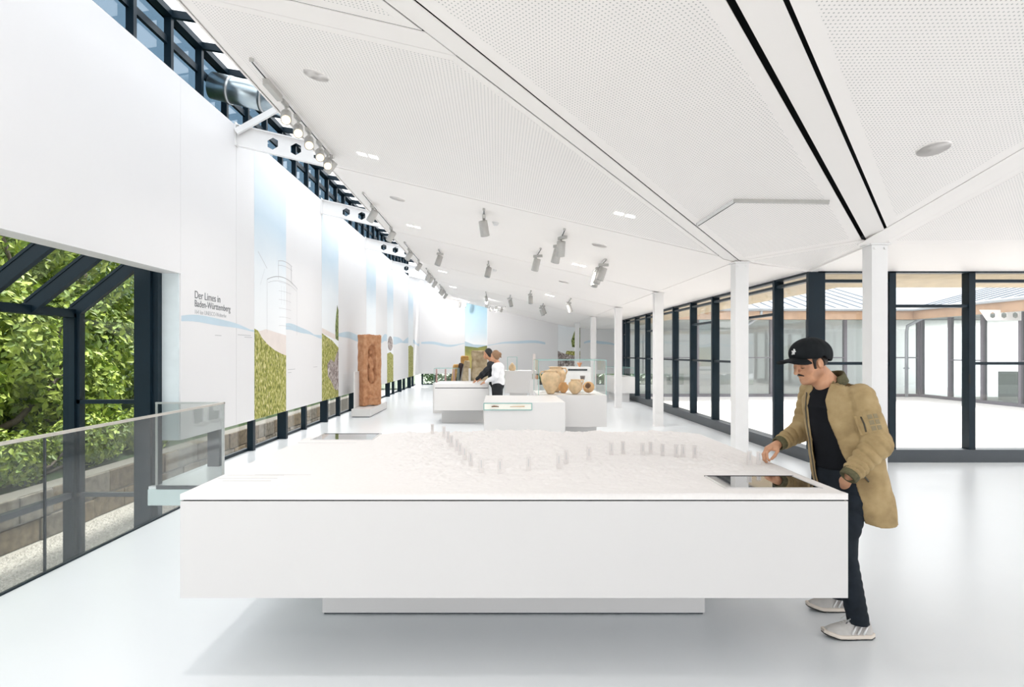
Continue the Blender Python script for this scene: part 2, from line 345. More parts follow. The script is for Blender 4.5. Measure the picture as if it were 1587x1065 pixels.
prism('printed_tree', [[(x,31.296,z) for x,z in ((3.88,1.95),(4.3,1.9),(4.3,3.35),(4.2,3.3),(4.05,2.9),(3.95,2.6),(3.84,2.3))]], (0,-0.003,0), TREEP, s2)
prism('printed_grass', [[(x,31.296,z) for x,z in ((3.55,1.6),(4.3,1.45),(4.3,1.72),(3.6,1.75))]], (0,-0.004,0), GRASSP, s2)
for a, b, ph in ((-3.9,-1.67,2.2),(-0.48,2.5,5.4),(4.5,6.3,0.3)):
    bprint('printed_hills', [(p[0],p[1]) for p in band(a, b, 2.08, 0.09, 0.11, ph)], HILLP, 0.003)

# ------------------------------------------------------------------ ceiling
ceiling = empty('ceiling', kind='structure')
def clip(poly, p, n):                               # keep the side where (q-p).n >= 0
    out = []
    for i in range(len(poly)):
        a, b = poly[i], poly[(i+1)%len(poly)]
        da = (a[0]-p[0])*n[0]+(a[1]-p[1])*n[1]; db = (b[0]-p[0])*n[0]+(b[1]-p[1])*n[1]
        if da >= 0: out.append(a)
        if da*db < 0: t = da/(da-db); out.append((a[0]+(b[0]-a[0])*t, a[1]+(b[1]-a[1])*t))
    return out
def area2(poly): return sum(poly[i][0]*poly[(i+1)%len(poly)][1]-poly[(i+1)%len(poly)][0]*poly[i][1] for i in range(len(poly)))/2
def inset(poly, d):
    if area2(poly) < 0: poly = poly[::-1]
    q = poly
    for i in range(len(poly)):
        a, b = poly[i], poly[(i+1)%len(poly)]; L_ = math.hypot(b[0]-a[0], b[1]-a[1])
        if L_ < 1e-6: continue
        n = (-(b[1]-a[1])/L_, (b[0]-a[0])/L_); q = clip(q, (a[0]+n[0]*d, a[1]+n[1]*d), n)
        if len(q) < 3: return []
    return q
def cpanel(poly, plane, perf=None, gap=0.007, name='ceiling_panel', th=0.008, edge=0.10, lift=0.0):
    q = inset(poly, gap)
    if len(q) < 3: return
    P = [(x, y, zof(plane, x, y)+lift) for x, y in q]
    o = prism(name, [P], (0,0,th), CEILW, ceiling)
    if perf:
        q2 = inset(poly, edge)
        if len(q2) >= 3: prism('perforated_field', [[(x, y, zof(plane, x, y)+lift-0.0015) for x, y in q2]], (0,0,0.0015), perf, o)
    return o
def backing(poly, plane): prism('ceiling_light_block', [[(x, y, zof(plane, x, y)+0.16) for x, y in poly]], (0,0,0.12), GAP, ceiling)  # black sheet added to block light leaks and keep the slits dark
XE = -2.51
nC = Vector((dirC.y, -dirC.x)).normalized()         # towards the middle panel (to the right of the strip)
if nC.x < 0: nC = -nC
lo2, up2 = (cl.x, cl.y), (cu.x, cu.y)
# long wing: bays between the frames
frames = [0.0, 4.52, 9.08, 13.7, 18.3, 22.9, 27.5, 31.4]
half = [0.12, 0.125, 0.07, 0.06, 0.06, 0.06, 0.06, 0.0]
bays = [(-4.0, 0.0-0.12)] + [(frames[i]+half[i], frames[i+1]-half[i+1]) for i in range(7)]
for k, (a, b) in enumerate(bays):
    poly = [(XE,a),(CW,a),(CW,b),(XE,b)]
    if k <= 2: poly = clip(poly, lo2, (-nC.x,-nC.y))
    if len(poly) >= 3 and abs(area2(poly)) > 0.02:
        cpanel(poly, W, PERFW if k <= 2 else None, gap=0.012 if k <= 2 else 0.010)
for k, f in enumerate(frames[:-1]):
    poly = [(XE,f-half[k]),(CW,f-half[k]),(CW,f+half[k]),(XE,f+half[k])]
    if k <= 2: poly = clip(poly, lo2, (-nC.x,-nC.y))
    if len(poly) >= 3: cpanel(poly, W, name='ceiling_strip', gap=0.001, lift=-0.004)
backing(clip([(XE+.02,-4),(CW,-4),(CW,31.4),(XE+.02,31.4)], lo2, (-nC.x,-nC.y)), W)
dC2 = Vector((dirC.x, dirC.y)).normalized()
def along(p, t): return (p[0]+dC2.x*t, p[1]+dC2.y*t)
tC1 = 0.0
# diagonal strip C
endC = (3.62, 9.10)
qC = clip([along(lo2,-14), along(lo2,14), along(up2,14), along(up2,-14)], (0,9.12), (0,-1)); qC = clip(qC, (0,-4), (0,1))
cpanel(qC, W, name='ceiling_strip', gap=0.010, lift=-0.004); backing(inset(qC,-0.0) or qC, W)
# diagonal strip A (edges seen at the two black slots)
A1a, A1b = hit(1140,0,M), hit(1342,370,M); A2a, A2b = hit(1213,0,M), hit(1369,352,M)
def line_at(p, q, y): t = (y-p.y)/(q.y-p.y); return (p.x+(q.x-p.x)*t, y)
yA = 7.42
gapA = 0.036
def offs(p, q, d): n = Vector((q.y-p.y, -(q.x-p.x), 0)).normalized(); n = n if n.x > 0 else -n; return p+n*d, q+n*d
sA1, sB1 = offs(A1a, A1b, 0.0); s1g = offs(A1a, A1b, -0.046); s2g = offs(A2a, A2b, 0.026)
strA = [line_at(A1a,A1b,-4), line_at(A2a,A2b,-4), line_at(A2a,A2b,yA), line_at(A1a,A1b,yA)]
cpanel(strA, M, name='ceiling_strip', gap=0.0005, lift=-0.004)
# middle panel
polyM = [along(up2,-14), along(up2,14), (C2.x,C2.y), line_at(*s1g,yA), line_at(*s1g,-4)]
upY = lambda y: along(up2, (y-up2[1])/dC2.y)
polyM = [upY(-4), upY(9.02), line_at(*s1g,7.40), line_at(*s1g,-4)]
cpanel(polyM, M, PERFD, gap=0.006, edge=0.12)
backing([upY(-4), upY(9.02), (C2.x+0.1,C2.y), line_at(*s2g,-4)], M)
# kite between the two columns and the corner of the glazing
corner = Vector((XR, YF, HEAD))
K = plane3(Vector((*upY(9.02), zof(M,*upY(9.02)))), Vector((*line_at(*s1g,7.40), zof(M,*line_at(*s1g,7.40)))), corner)
pk = [upY(9.02), (XR-0.10, YF-0.02), (XR-0.02, YF-0.14), (4.64,7.44), line_at(*s1g,7.40)]
cpanel(pk, K, PERFD, gap=0.005, edge=0.1); backing(pk, K)
bar('ceiling_strip', (C1.x+0.05,C1.y+0.08,C1.z+0.01), (XR,YF+0.0,HEAD+0.015), 0.10, 0.05, CEILW, ceiling)
bar('ceiling_strip', (C2.x+0.02,C2.y+0.0,C2.z+0.01), (XR+0.02,YF,HEAD+0.015), 0.13, 0.05, CEILW, ceiling)
# right-hand wing
b1 = hit(1376,352,V_); b1e = hit(1587,233,V_); b2 = hit(1373,374,V_); b2e = hit(1587,250,V_)
b1e = b1 + Vector((0.045*5, -5, 0)); b2e = b2 + Vector((0.045*5, -5, 0))
lx = lambda p, q, y: line_at(p, q, y)
ya, yb_ = 5.0, 7.3; da_ = line_at(*s2g,ya)[0]-lx(b1,b1e,ya)[0]; db_ = line_at(*s2g,yb_)[0]-lx(b1,b1e,yb_)[0]; yx = ya+(yb_-ya)*da_/(da_-db_)
polyV = [line_at(*s2g,-4), line_at(*s2g,yx), lx(b1,b1e,-4)]
cpanel(polyV, V_, PERFW, gap=0.004, edge=0.12)
cpanel([lx(b1,b1e,-4), lx(b1,b1e,7.42), lx(b2,b2e,7.42), lx(b2,b2e,-4)], V_, name='ceiling_strip', gap=0.001, lift=-0.004)
cpanel([lx(b2,b2e,-4), lx(b2,b2e,7.40), (14,7.40), (14,-4)], V_, PERFW, gap=0.008, edge=0.1)
backing([line_at(*s1g,-4), (C2.x,C2.y), (14,7.40), (14,-4)], V_)
FV_ = plane3(Vector((4.7,7.4,C2.z)), Vector((8,7.4,C2.z)), Vector((8,YF,HEAD)))
pf = [(C2.x+0.08,7.40),(14,7.40),(14,YF+0.1),(XR+0.08,YF+0.1)]
cpanel(pf, FV_, None, gap=0.003); backing(pf, FV_)
# outer flat strip of the long wing, between columns and glazing
FW = plane3(Vector((CW,9,CN)), Vector((CW,20,CN)), Vector((XR,9,HEAD)))
pf = [(CW,9.16),(XR+0.1,9.25),(XR+0.1,31.4),(CW,31.4)]
cpanel(pf, FW, None, gap=0.002); backing(pf, FW)
FX = (HEAD, 0, 0); pf = [(XR+0.1,22.9),(22,22.9),(22,31.4),(XR+0.1,31.4)]
cpanel(pf, FX); backing(pf, FX)
# ceiling edge board along the skylight
mk('ceiling_edge', boxv(XE-0.02,XE,-4,31.4,zof(W,XE,0)-0.01,zof(W,XE,0)+0.28), BOXF, CEILW, ceiling)

mk('sun_block_deck', boxv(-1.6,14,-4,10.05,5.7,5.8), BOXF, GAP, ceiling)  # unseen slabs added to keep sun from leaking through the ceiling gaps
prism('sun_block_deck', [[(x,y,zof(W,x,0)+0.5) for x,y in ((-1.6,10.0),(5.6,10.0),(5.6,31.4),(-1.6,31.4))]], (0,0,0.1), GAP, ceiling)
rear = box('wall_rear_added', XL-0.24, 14, -4.2, -4.0, 3.1, 5.8, WALLW); tag(rear, kind='structure')  # unseen wall added to cut the light from behind the camera
added_win = empty('window_rear_added', kind='structure')  # unseen glazing added to let daylight in from behind the camera
for k in range(13):
    x = -3.95+1.45*k; box('mullion', x-0.05, x+0.05, -4.16, -4.0, 0, 3.1, FRAME, added_win)
    if k < 12: box('pane', x+0.05, x+1.40, -4.09, -4.08, 0, 3.1, GLASS, added_win)
rear_bounce = box('ground_rear_bounce', -12, 20, -30, -4.2, -0.15, -0.05, mat('added_bounce_paving',(0.78,0.76,0.73),0.8)); tag(rear_bounce, kind='structure')  # unseen pale ground added to bounce light up to the ceiling

# ------------------------------------------------------------------ columns
def column(x, y, z, label, group=None, s=0.195):
    c = empty('steel_column', (x, y, 0), label, 'column', group)
    box('shaft', x-s/2, x+s/2, y, y+s, 0, z-0.035, STEELW, c, 0.006)
    box('head_plate', x-s/2-0.02, x+s/2+0.02, y-0.02, y+s+0.02, z-0.035, z-0.015, STEELW, c)
    box('foot_plate', x-s/2-0.015, x+s/2+0.015, y-0.015, y+s+0.015, 0, 0.008, STEELW, c)
    for i in (-1, 1): box('bolt', x+i*0.06-0.012, x+i*0.06+0.012, y-0.012, y, z-0.09, z-0.066, STEELW, c)
    return c
for k, y in enumerate((9.0, 13.6, 18.1, 22.8, 27.4)):
    column(3.64, y, CN, ('square white steel column at the far right corner of the relief table', 'square white steel column beside the far courtyard windows','square white steel column beside the far courtyard windows','slim white steel column behind the pottery showcase','slim white steel column behind the pottery showcase')[k], (None,'columns along the courtyard windows','columns along the courtyard windows','columns near the far wall','columns near the far wall')[k])
column(4.66, 7.38, C2.z, 'square white steel column standing behind the man in the khaki jacket')

# ------------------------------------------------------------------ skylight: outer glass, roof glass, holed beams
XO, ZE = -4.62, 6.37
win5 = empty('window_5', kind='structure')
SKYG = frostmat('frosted_roof_glass', (0.50,0.53,0.56))
BLUEG = glassmat('blue_tinted_glass', (0.28,0.36,0.42), 0.9)
zr = lambda x: ZE - 0.16*(x-XO)
ys = [4.1+0.87*k for k in range(32)]
for k, y in enumerate(ys):
    box('mullion', XO, XO+0.10, y-0.035, y+0.035, 3.4, ZE, FRAME, win5)
    bar('rafter', (XO,y,ZE+0.02), (-1.6,y,zr(-1.6)+0.02), 0.07, 0.12, FRAME, win5)
    if k+1 < len(ys):
        y2 = ys[k+1]
        box('pane', XO-0.012, XO, y+0.035, y2-0.035, 3.4, ZE-0.05, BLUEG, win5)
        mk('roof_pane', [(XO,y+.035,ZE+.06),(-1.6,y+.035,zr(-1.6)+.06),(-1.6,y2-.035,zr(-1.6)+.06),(XO,y2-.035,ZE+.06)], [(0,1,2,3)], SKYG, win5)
for z in (5.05,5.55,6.0): box('transom', XO+0.0, XO+0.05, ys[0], ys[-1], z-0.05, z+0.05, FRAME, win5)
box('eave_rail', XO-0.03, XO+0.12, ys[0], ys[-1], ZE-0.05, ZE+0.05, FRAME, win5)
def beam(y, label, group):
    th = 0.014; x0, x1 = XL, -2.2; zt = lambda x: 5.15 - 0.235*(x-XL); dp = 0.31
    b = empty('holed_beam', (XL, y, 5.0), label, 'roof beam', group)
    polys = []; n = 4; w = (x1-x0-0.38)/n
    polys.append([(x0,y,zt(x0)),(x0+.38,y,zt(x0+.38)),(x0+.38,y,zt(x0+.38)-dp),(x0,y,zt(x0)-dp)])
    for i in range(n):
        a = x0+.38+i*w; e = a+w; c = (a+e)/2; r = 0.095; zc = lambda x: zt(x)-dp/2
        H = [(c+r*math.cos(t), zc(c)+r*math.sin(t)) for t in [math.radians(60*j+30) for j in range(6)]]
        L_, R_ = (a, zc(a)), (e, zc(e))
        up = [(a,zt(a)),(e,zt(e)),R_,(c+r*.866,zc(c)),H[0],H[1],H[2],(c-r*.866,zc(c)),L_]
        dn = [(a,zt(a)-dp),(e,zt(e)-dp),R_,(c+r*.866,zc(c)),H[5],H[4],H[3],(c-r*.866,zc(c)),L_]
        polys += [[(x,y,z) for x,z in up], [(x,y,z) for x,z in dn]]
    prism('web', polys, (0,th,0), STEELW, b)
    for off in (0, -dp): bar('flange', (x0,y+th/2,zt(x0)+off), (x1,y+th/2,zt(x1)+off), 0.10, 0.016, STEELW, b)
    box('end_plate', x0, x0+0.014, y-0.06, y+0.07, zt(x0)-dp-0.02, zt(x0)+0.03, STEELW, b)
    return b
for k, y in enumerate((9.31, 13.85, 18.45, 23.05, 27.65)):
    beam(y, 'white steel roof beam with hexagonal holes beside the silver duct' if k == 0 else '%s white holed roof beam counting from the silver duct' % ('','second','third','fourth','fifth')[k], 'holed roof beams')
tag(bar('roof_brace', (XL+0.03,9.24,5.02), (-3.25,9.24,5.42), 0.05, 0.09, STEELW), 'white diagonal steel brace rising from the holed beam', 'brace')
duct = empty('air_duct', (-3.8, 9.75, 5.6), 'large silver ventilation duct crossing the skylight', 'duct')
DUCT = mat('galvanised_duct', (0.50,0.58,0.62), 0.28, 0.9, var=0.12, scale=5)
tube('pipe', [(XO+.05,9.75,5.95),(-3.75,9.75,5.75)], 0.21, DUCT, duct, 24); tube('flexible_hose', [(-3.75+0.06*i,9.75,5.75-.016*i) for i in range(12)], [0.20+0.012*(i%2) for i in range(12)], DUCT, duct, 24)
for x, z in ((-4.3,5.876),(-3.76,5.75)): tube('clamp_ring', [(x,9.75,z),(x+.05,9.75,z-.0115)], 0.222, STEEL, duct, 24)
tag(tube('orange_cable', [(-3.35,9.7,5.35),(-3.2,9.6,5.25),(-3.05,9.62,5.28),(-2.95,9.6,5.15),(-2.8,9.62,5.1)], 0.022, mat('orange_cable',(0.75,0.25,0.06),0.5), n=8), 'orange cable hanging below the silver duct', 'cable')
ROOFT = mat('roof_timber_pale', (0.62,0.56,0.46), 0.7)
# ------------------------------------------------------------------ courtyard glazing
SZ = 0.19
win1 = empty('window_1', kind='structure')
ym = [YF+0.0] + [10.31+1.48*k for k in range(9)] + [22.62]
for k, y in enumerate(ym):
    box('mullion', XR-0.05, XR+0.11, y-0.035, y+0.035, SZ, HEAD, FRAME, win1)
    if k+1 < len(ym):
        y2 = ym[k+1]
        box('pane', XR+0.03, XR+0.042, y+0.035, y2-0.035, SZ, HEAD, GLASS, win1)
        tz = [2.31] if k in (1,) else ([] if k == 0 else ([1.47] if k % 3 else [1.47, 2.33]))
        for z in tz + [HEAD-0.12]: box('transom', XR-0.02, XR+0.08, y+0.035, y2-0.035, z-0.022, z+0.022, FRAME, win1)
box('sill', XR-0.06, XR+0.16, YF-0.05, ym[-1]+0.1, 0.0, SZ, SILL, win1)
box('head_rail', XR-0.03, XR+0.11, YF, ym[-1]+0.04, HEAD-0.03, HEAD+0.05, FRAME, win1)
win2 = empty('window_2', kind='structure')
xm = [XR+0.16, 5.98, 7.18, 8.39, 9.6, 10.8, 12.0]
for k, x in enumerate(xm):
    box('mullion', x-0.045, x+0.05, YF-0.02, YF+0.13, SZ, HEAD, FRAME, win2)
    if k+1 < len(xm):
        x2 = xm[k+1]
        box('pane', x+0.05, x2-0.045, YF+0.05, YF+0.062, SZ, HEAD, GLASS, win2)
        for z in ([2.36] if k % 2 else [1.49, 2.74]): box('transom', x+0.05, x2-0.045, YF, YF+0.10, z-0.022, z+0.022, FRAME, win2)
box('sill', XR+0.16, xm[-1], YF-0.05, YF+0.16, 0.0, SZ, SILL, win2)
box('head_rail', XR, xm[-1], YF-0.02, YF+0.12, HEAD-0.02, HEAD+0.05, FRAME, win2)
box('latch', 7.125, 7.145, YF-0.035, YF-0.02, 1.19, 1.33, GAP, win2)
WOODE = mat('eave_timber', (0.42,0.33,0.20), 0.65, var=0.12, scale=5)
eave = empty('trim_1', kind='structure')
prism('eave_soffit', [[(XR+.12,YF+.14,HEAD-.02),(14,YF+.14,HEAD-.02),(14,YF+.95,HEAD-.14),(XR+.95,YF+.95,HEAD-.14)]], (0,0,0.1), WOODE, eave)
prism('eave_soffit', [[(XR+.12,YF+.14,HEAD-.02),(XR+.95,YF+.95,HEAD-.14),(XR+.95,24,HEAD-.14),(XR+.12,24,HEAD-.02)]], (0,0,0.1), WOODE, eave)

# ------------------------------------------------------------------ courtyard and the wing across it
XB, YB = 15.9, 22.8
PAVE = mat('courtyard_paving', (0.80,0.77,0.75), 0.8, var=0.04, scale=0.7)
court = empty('courtyard', kind='structure')
nx = 10; px_ = (15.95-XR-0.16)/nx
base = mk('paving_slab', boxv(0.006,px_-0.006,0.006,1.49,-0.05,-0.002), BOXF, PAVE, court); first = True
for i in range(nx):
    for j in range(9):
        o = base if first else base.copy()
        if not first: COL.objects.link(o)
        first = False; o.location = (XR+0.16+i*px_, YF+0.16+j*1.5, 0)
box('courtyard_base', XR+0.1, 16, YF+0.1, YB+.2, -0.12, -0.05, PAVE, court)
bld = empty('courtyard_building', (XB, YB, 0), 'low glazed wing with timber fascia and pale metal roof across the courtyard', 'building')
FRAMEB = mat('far_frame_metal', (0.14,0.13,0.15), 0.5); GLASSM = glassmat('mint_glass', (0.89,0.925,0.905), 1.0, 1.6)
FASCIA = mat('fascia_timber', (0.36,0.23,0.14), 0.6, var=0.12, scale=4, bump=0.1)
PIPE = mat('zinc_pipe', (0.34,0.37,0.40), 0.45, 0.2)
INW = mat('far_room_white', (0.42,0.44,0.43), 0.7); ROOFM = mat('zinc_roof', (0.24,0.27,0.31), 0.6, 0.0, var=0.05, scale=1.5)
# far facade (parallel to the picture) and right facade
xs_ = [XB-1.39*k for k in range(9)]
for k, x in enumerate(xs_):
    box('mullion', x-0.05, x+0.05, YB, YB+0.15, 0, 2.9, FRAMEB, bld)
    if k+1 < len(xs_):
        box('pane', xs_[k+1]+0.05, x-0.05, YB+0.06, YB+0.07, 0.1, 2.9, GLASSM, bld)
        if k % 2 == 0: box('transom', xs_[k+1]+0.05, x-0.05, YB+0.02, YB+0.1, 1.45, 1.49, FRAMEB, bld)
box('sill', xs_[-1], XB, YB-0.02, YB+0.15, 0, 0.1, FRAMEB, bld)
ys_ = [YB-1.45*k for k in range(11)]
for k, y in enumerate(ys_):
    box('mullion', XB, XB+0.15, y-0.05, y+0.05, 0, 2.9, FRAMEB, bld)
    if k+1 < len(ys_):
        box('pane', XB+0.06, XB+0.07, ys_[k+1]+0.05, y-0.05, 0.1, 2.9, GLASSM, bld)
        if k % 2: box('transom', XB+0.02, XB+0.1, ys_[k+1]+0.05, y-0.05, 1.38, 1.42, FRAMEB, bld)
box('sill', XB-0.02, XB+0.15, ys_[-1], YB, 0, 0.1, FRAMEB, bld)
box('inner_floor', XB+0.1, XB+6, 6, YB-0.1, -0.05, 0.0, INW, bld)
box('inner_wall', XB+5, XB+5.1, 6, YB-0.1, 0, 3.4, INW, bld)
box('soffit', 5, XB+6, YB-0.7, YB+0.05, 2.9, 2.94, INW, bld); box('soffit', XB-0.7, XB+6, 6, YB-0.7, 2.9, 2.94, INW, bld)
box('fascia', XR+0.2, XB-0.7, YB-0.78, YB-0.70, 2.86, 3.24, FASCIA, bld); box('fascia', XB-0.78, XB-0.70, 6, YB-0.78, 2.86, 3.24, FASCIA, bld)
for (y0,y1) in ((21,22.8),(16.5,19.5)): box('printed_hill', XB+4.96, XB+5, y0, y1, 1.8, 2.05, HILLP, bld)
for (x, y) in ((17.6,20.5),(17.6,17.2)): box('inner_plinth', x, x+0.8, y, y+0.8, 0, 1.0, INW, bld)
# standing-seam roofs, one tray at a time
rs = 0.27
def tray(p0, p1, p2, p3, d): 
    o = prism('roof_tray', [[p0,p1,p2,p3]], (0,0,0.02), ROOFM, bld)
    bar('roof_seam', Vector(p0)+Vector((0,0,.035)), Vector(p3)+Vector((0,0,.035)), 0.03, 0.05, ROOFM, o)
D_ = 6.5; z0 = 3.24; X3 = XR+0.2
n = 22; wdt = (XB-0.8-X3)/n
for i in range(n):
    a = X3+i*wdt; b = a+wdt; tray((a,YB-.8,z0),(b,YB-.8,z0),(b,YB-.8+D_,z0+D_*rs),(a,YB-.8+D_,z0+D_*rs),0)
n = 30; wdt = (YB-0.8-6)/n
for i in range(n):
    a = 6+i*wdt; b = a+wdt; tray((XB-.8,b,z0),(XB-.8,a,z0),(XB-.8+D_,a,z0+D_*rs),(XB-.8+D_,b,z0+D_*rs),0)
mk('roof_corner', [(XB-.8,YB-.8,z0),(XB-.8+D_,YB-.8,z0+D_*rs),(XB-.8+D_,YB-.8+D_,z0+D_*rs),(XB-.8,YB-.8+D_,z0+D_*rs)], [(0,1,2),(0,2,3)], ROOFM, bld)
tube('gutter', [(X3,YB-.84,3.22),(XB-.84,YB-.84,3.22),(XB-.84,6,3.22)], 0.06, PIPE, bld, 8)
for (x, y) in ((15.65,YB-.75),(9.6,YB-.75)):
    tube('downpipe', [(x+.0,y-.05,3.2),(x+.0,y,3.0),(x-.35,y+.55,2.65),(x-.35,y+.6,2.4),(x-.35,y+.6,0.0)], 0.055, PIPE, bld, 10)
    box('pipe_clip', x-.42, x-.28, y+.53, y+.68, 1.05, 1.10, PIPE, bld)
for (bx, by) in ((14.6,18.2),(14.8,14.2)):
    polys = []
    for i in range(3):
        a = bx+0.12+i*0.34; e = a+0.34; c = a+0.17; r = 0.10; zc = 2.78
        H = [(c+r*math.cos(math.radians(60*j+30)), zc+r*math.sin(math.radians(60*j+30))) for j in range(6)]
        polys += [[(a,by,zc+.16),(e,by,zc+.16),(e,by,zc),(c+r*.866,by,zc),*[(p[0],by,p[1]) for p in (H[0],H[1],H[2])],(c-r*.866,by,zc),(a,by,zc)],
                  [(a,by,zc-.16),(e,by,zc-.16),(e,by,zc),(c+r*.866,by,zc),*[(p[0],by,p[1]) for p in (H[5],H[4],H[3])],(c-r*.866,by,zc),(a,by,zc)]]
    polys.append([(bx-.1,by,2.94),(bx+.12,by,2.94),(bx+.12,by,2.62)])
    prism('eave_beam', polys, (0,0.03,0), STEELW, bld)

# ------------------------------------------------------------------ low windows under the left wall and far wall
win3 = empty('window_3', kind='structure')
k = 0; y = 8.8
while y < 31:
    box('mullion', XG, XL-0.03 if k % 2 == 0 else XL-0.10, y, y+0.10, 0.0, 3.2, FRAME, win3)
    box('pane', XG-0.03, XG-0.02, y+0.1, y+1.40, 0.0, 3.2, GLASS, win3)
    box('rail', XG-0.04, XG+0.02, y+0.1, y+1.40, 0.0, 0.05, FRAME, win3)
    y += 1.40; k += 1
box('pane', XG-0.03, XG-0.02, 7.8, 8.8, 0.0, 3.2, GLASS, win3)
for k in range(9):
    x = -3.9+1.5*k
    box('mullion', x, x+0.08, 31.35, 31.45, 0, 0.7, FRAME, win3); box('pane', x+.08, x+1.5, 31.4, 31.41, 0.05, 0.7, GLASS, win3); box('rail', x+.08, x+1.5, 31.37, 31.43, 0, 0.05, FRAME, win3)

# ------------------------------------------------------------------ glasshouse over the void at the left
win4 = empty('window_4', kind='structure')
XH, YE, ZH = -5.31, 7.59, 2.14; sl = 0.80
zru = lambda x: ZH + sl*(x-XH)
XT = -4.26
GLASSH = glassmat('glasshouse_glass', (0.90,0.92,0.90), 0.5)
def post(x, y, w, d, z0, z1):
    box('post', x-w/2, x+w/2, y-d/2, y+d/2, z0, z1, FRAME, win4)
yr = [YE-0.73*k for k in range(12)]
for k, y in enumerate(yr):
    a, b = (XH,y,ZH), (XT,y,zru(XT)); bar('rafter', a, b, 0.07, 0.15, FRAME, win4); bar('rafter_cap', (XH,y,ZH+.09), (XT,y,zru(XT)+.09), 0.09, 0.03, FRAME, win4)
    if k+1 < len(yr): mk('roof_pane', [(XH,yr[k+1]+.04,ZH+.05),(XT,yr[k+1]+.04,zru(XT)+.05),(XT,y-.04,zru(XT)+.05),(XH,y-.04,ZH+.05)], [(0,1,2,3)], GLASSH, win4)
bar('eave_rail', (XH,YE,ZH), (XH,-0.5,ZH), 0.14, 0.10, FRAME, win4)
post(XH, YE, 0.14, 0.14, -1.0, ZH); post(XH+0.08, YE+0.02, 0.06, 0.10, -1.0, ZH+0.03)
for y in (YE-2.2, YE-4.4, YE-6.6): post(XH, y, 0.12, 0.12, -1.0, ZH)
post(-4.40, YE, 0.20, 0.14, -1.0, zru(-4.40)); post(-4.27, YE+0.03, 0.08, 0.10, -1.0, 3.0)
for z in (1.04, -0.12):
    box('transom', XH+.07, -4.5, YE-0.03, YE+0.03, z-0.025, z+0.025, FRAME if z > 0 else SILL, win4)
bar('transom', (XH,YE-.07,-0.12), (XH,-0.5,-0.12), 0.08, 0.07, SILL, win4)
mk('pane', [(XH+.07,YE,-1.0),(-4.5,YE,-1.0),(-4.5,YE,zru(-4.5)-.05),(XH+.07,YE,ZH-.03)], [(0,1,2,3)], GLASSH, win4)
for k in range(4):
    y1 = YE-0.07-2.2*k; y0 = y1-2.06; mk('pane', [(XH,y0,-1.0),(XH,y1,-1.0),(XH,y1,ZH-.05),(XH,y0,ZH-.05)], [(0,1,2,3)], GLASSH, win4)
box('jamb_lining', XL-0.24, XL-0.02, 7.66, 7.675, 0.545, 2.655, mat('jamb_pale_blue',(0.72,0.79,0.82),0.5), wall)

# ------------------------------------------------------------------ glass balustrade
bal = empty('glass_balustrade', (XVOID, 5, 0), 'frameless glass balustrade with slim steel handrail along the floor opening', 'balustrade')
RZ = 1.02
yb = [-0.5, 1.65, 3.25, 4.55, YVOID]
yb = [0.4, 2.45, 4.53, YVOID]
for a, b in zip(yb[:-1], yb[1:]): box('glass_panel', XVOID-0.006, XVOID+0.012, a+0.008, b-0.008, 0.0, RZ, GLASSB, bal)
box('glass_panel', XL-0.2, XVOID-0.02, YVOID-0.012, YVOID+0.006, -0.02, RZ, GLASSB, bal)
for y in yb[1:3]: box('joint', XVOID-0.004, XVOID+0.010, y-0.008, y+0.008, 0.0, RZ, SILL, bal)
box('joint', XVOID-0.012, XVOID+0.014, YVOID-0.014, YVOID+0.010, 0, RZ, STEEL, bal); box('joint', XL-0.21, XL-0.19, YVOID-0.012, YVOID+0.006, 0, RZ, STEEL, bal)
box('handrail', XVOID-0.015, XVOID+0.020, 0.4, YVOID+.01, RZ, RZ+0.022, mat('handrail_champagne',(0.66,0.62,0.56),0.35,0.5), bal)
box('handrail', XL-0.21, XVOID+0.02, YVOID-0.016, YVOID+0.012, RZ, RZ+0.022, STEEL, bal)
box('base_channel', XVOID-0.012, XVOID+0.018, 0.4, YVOID, -0.03, 0.012, FRAME, bal); box('base_channel', XL-.2, XVOID, YVOID-0.016, YVOID+0.01, -0.03, 0.012, SILL, bal)
box('trim_2', -4.3, XVOID-0.02, YVOID-0.02, YVOID, -0.23, -0.035, mat('slab_edge_glass',(0.62,0.74,0.75),0.2)); tag(bpy.data.objects['trim_2'], kind='structure')

# ------------------------------------------------------------------ garden outside on the left
GRAV = noisemat('gravel_pale', [(0.3,(0.22,0.20,0.18)),(0.5,(0.47,0.44,0.40)),(0.7,(0.60,0.58,0.54))], 45, 0.9, bump=0.6)
gnd = box('ground_outside', -6.6, -3.3, -1, 34, -1.1, -1.0, GRAV); tag(gnd, kind='structure')
rng = np.random.default_rng(3)
def stones(n):
    V, F = [], []
    for i in range(n):
        x = rng.uniform(-6.35,-4.5); y = rng.uniform(5.5,12.5); s = rng.uniform(0.012,0.03); a = rng.uniform(0,6.28); b = len(V)
        for dx, dy, dz in ((1,0,0),(0,1,0),(-1,0,0),(0,-1,0),(0.1,0.1,0.8)):
            V.append((x+s*(dx*math.cos(a)-dy*math.sin(a))*rng.uniform(.7,1.2), y+s*(dx*math.sin(a)+dy*math.cos(a))*rng.uniform(.7,1.2), -1.0+s*dz))
        F += [(b,b+1,b+4),(b+1,b+2,b+4),(b+2,b+3,b+4),(b+3,b,b+4)]
    return V, F
V, F = stones(7000); gs = mk('gravel', V, F, mat('gravel_stone',(0.50,0.47,0.43),0.9,var=0.35,scale=30)); tag(gs, 'pale gravel strip outside along the garden wall', 'gravel', kind='stuff')
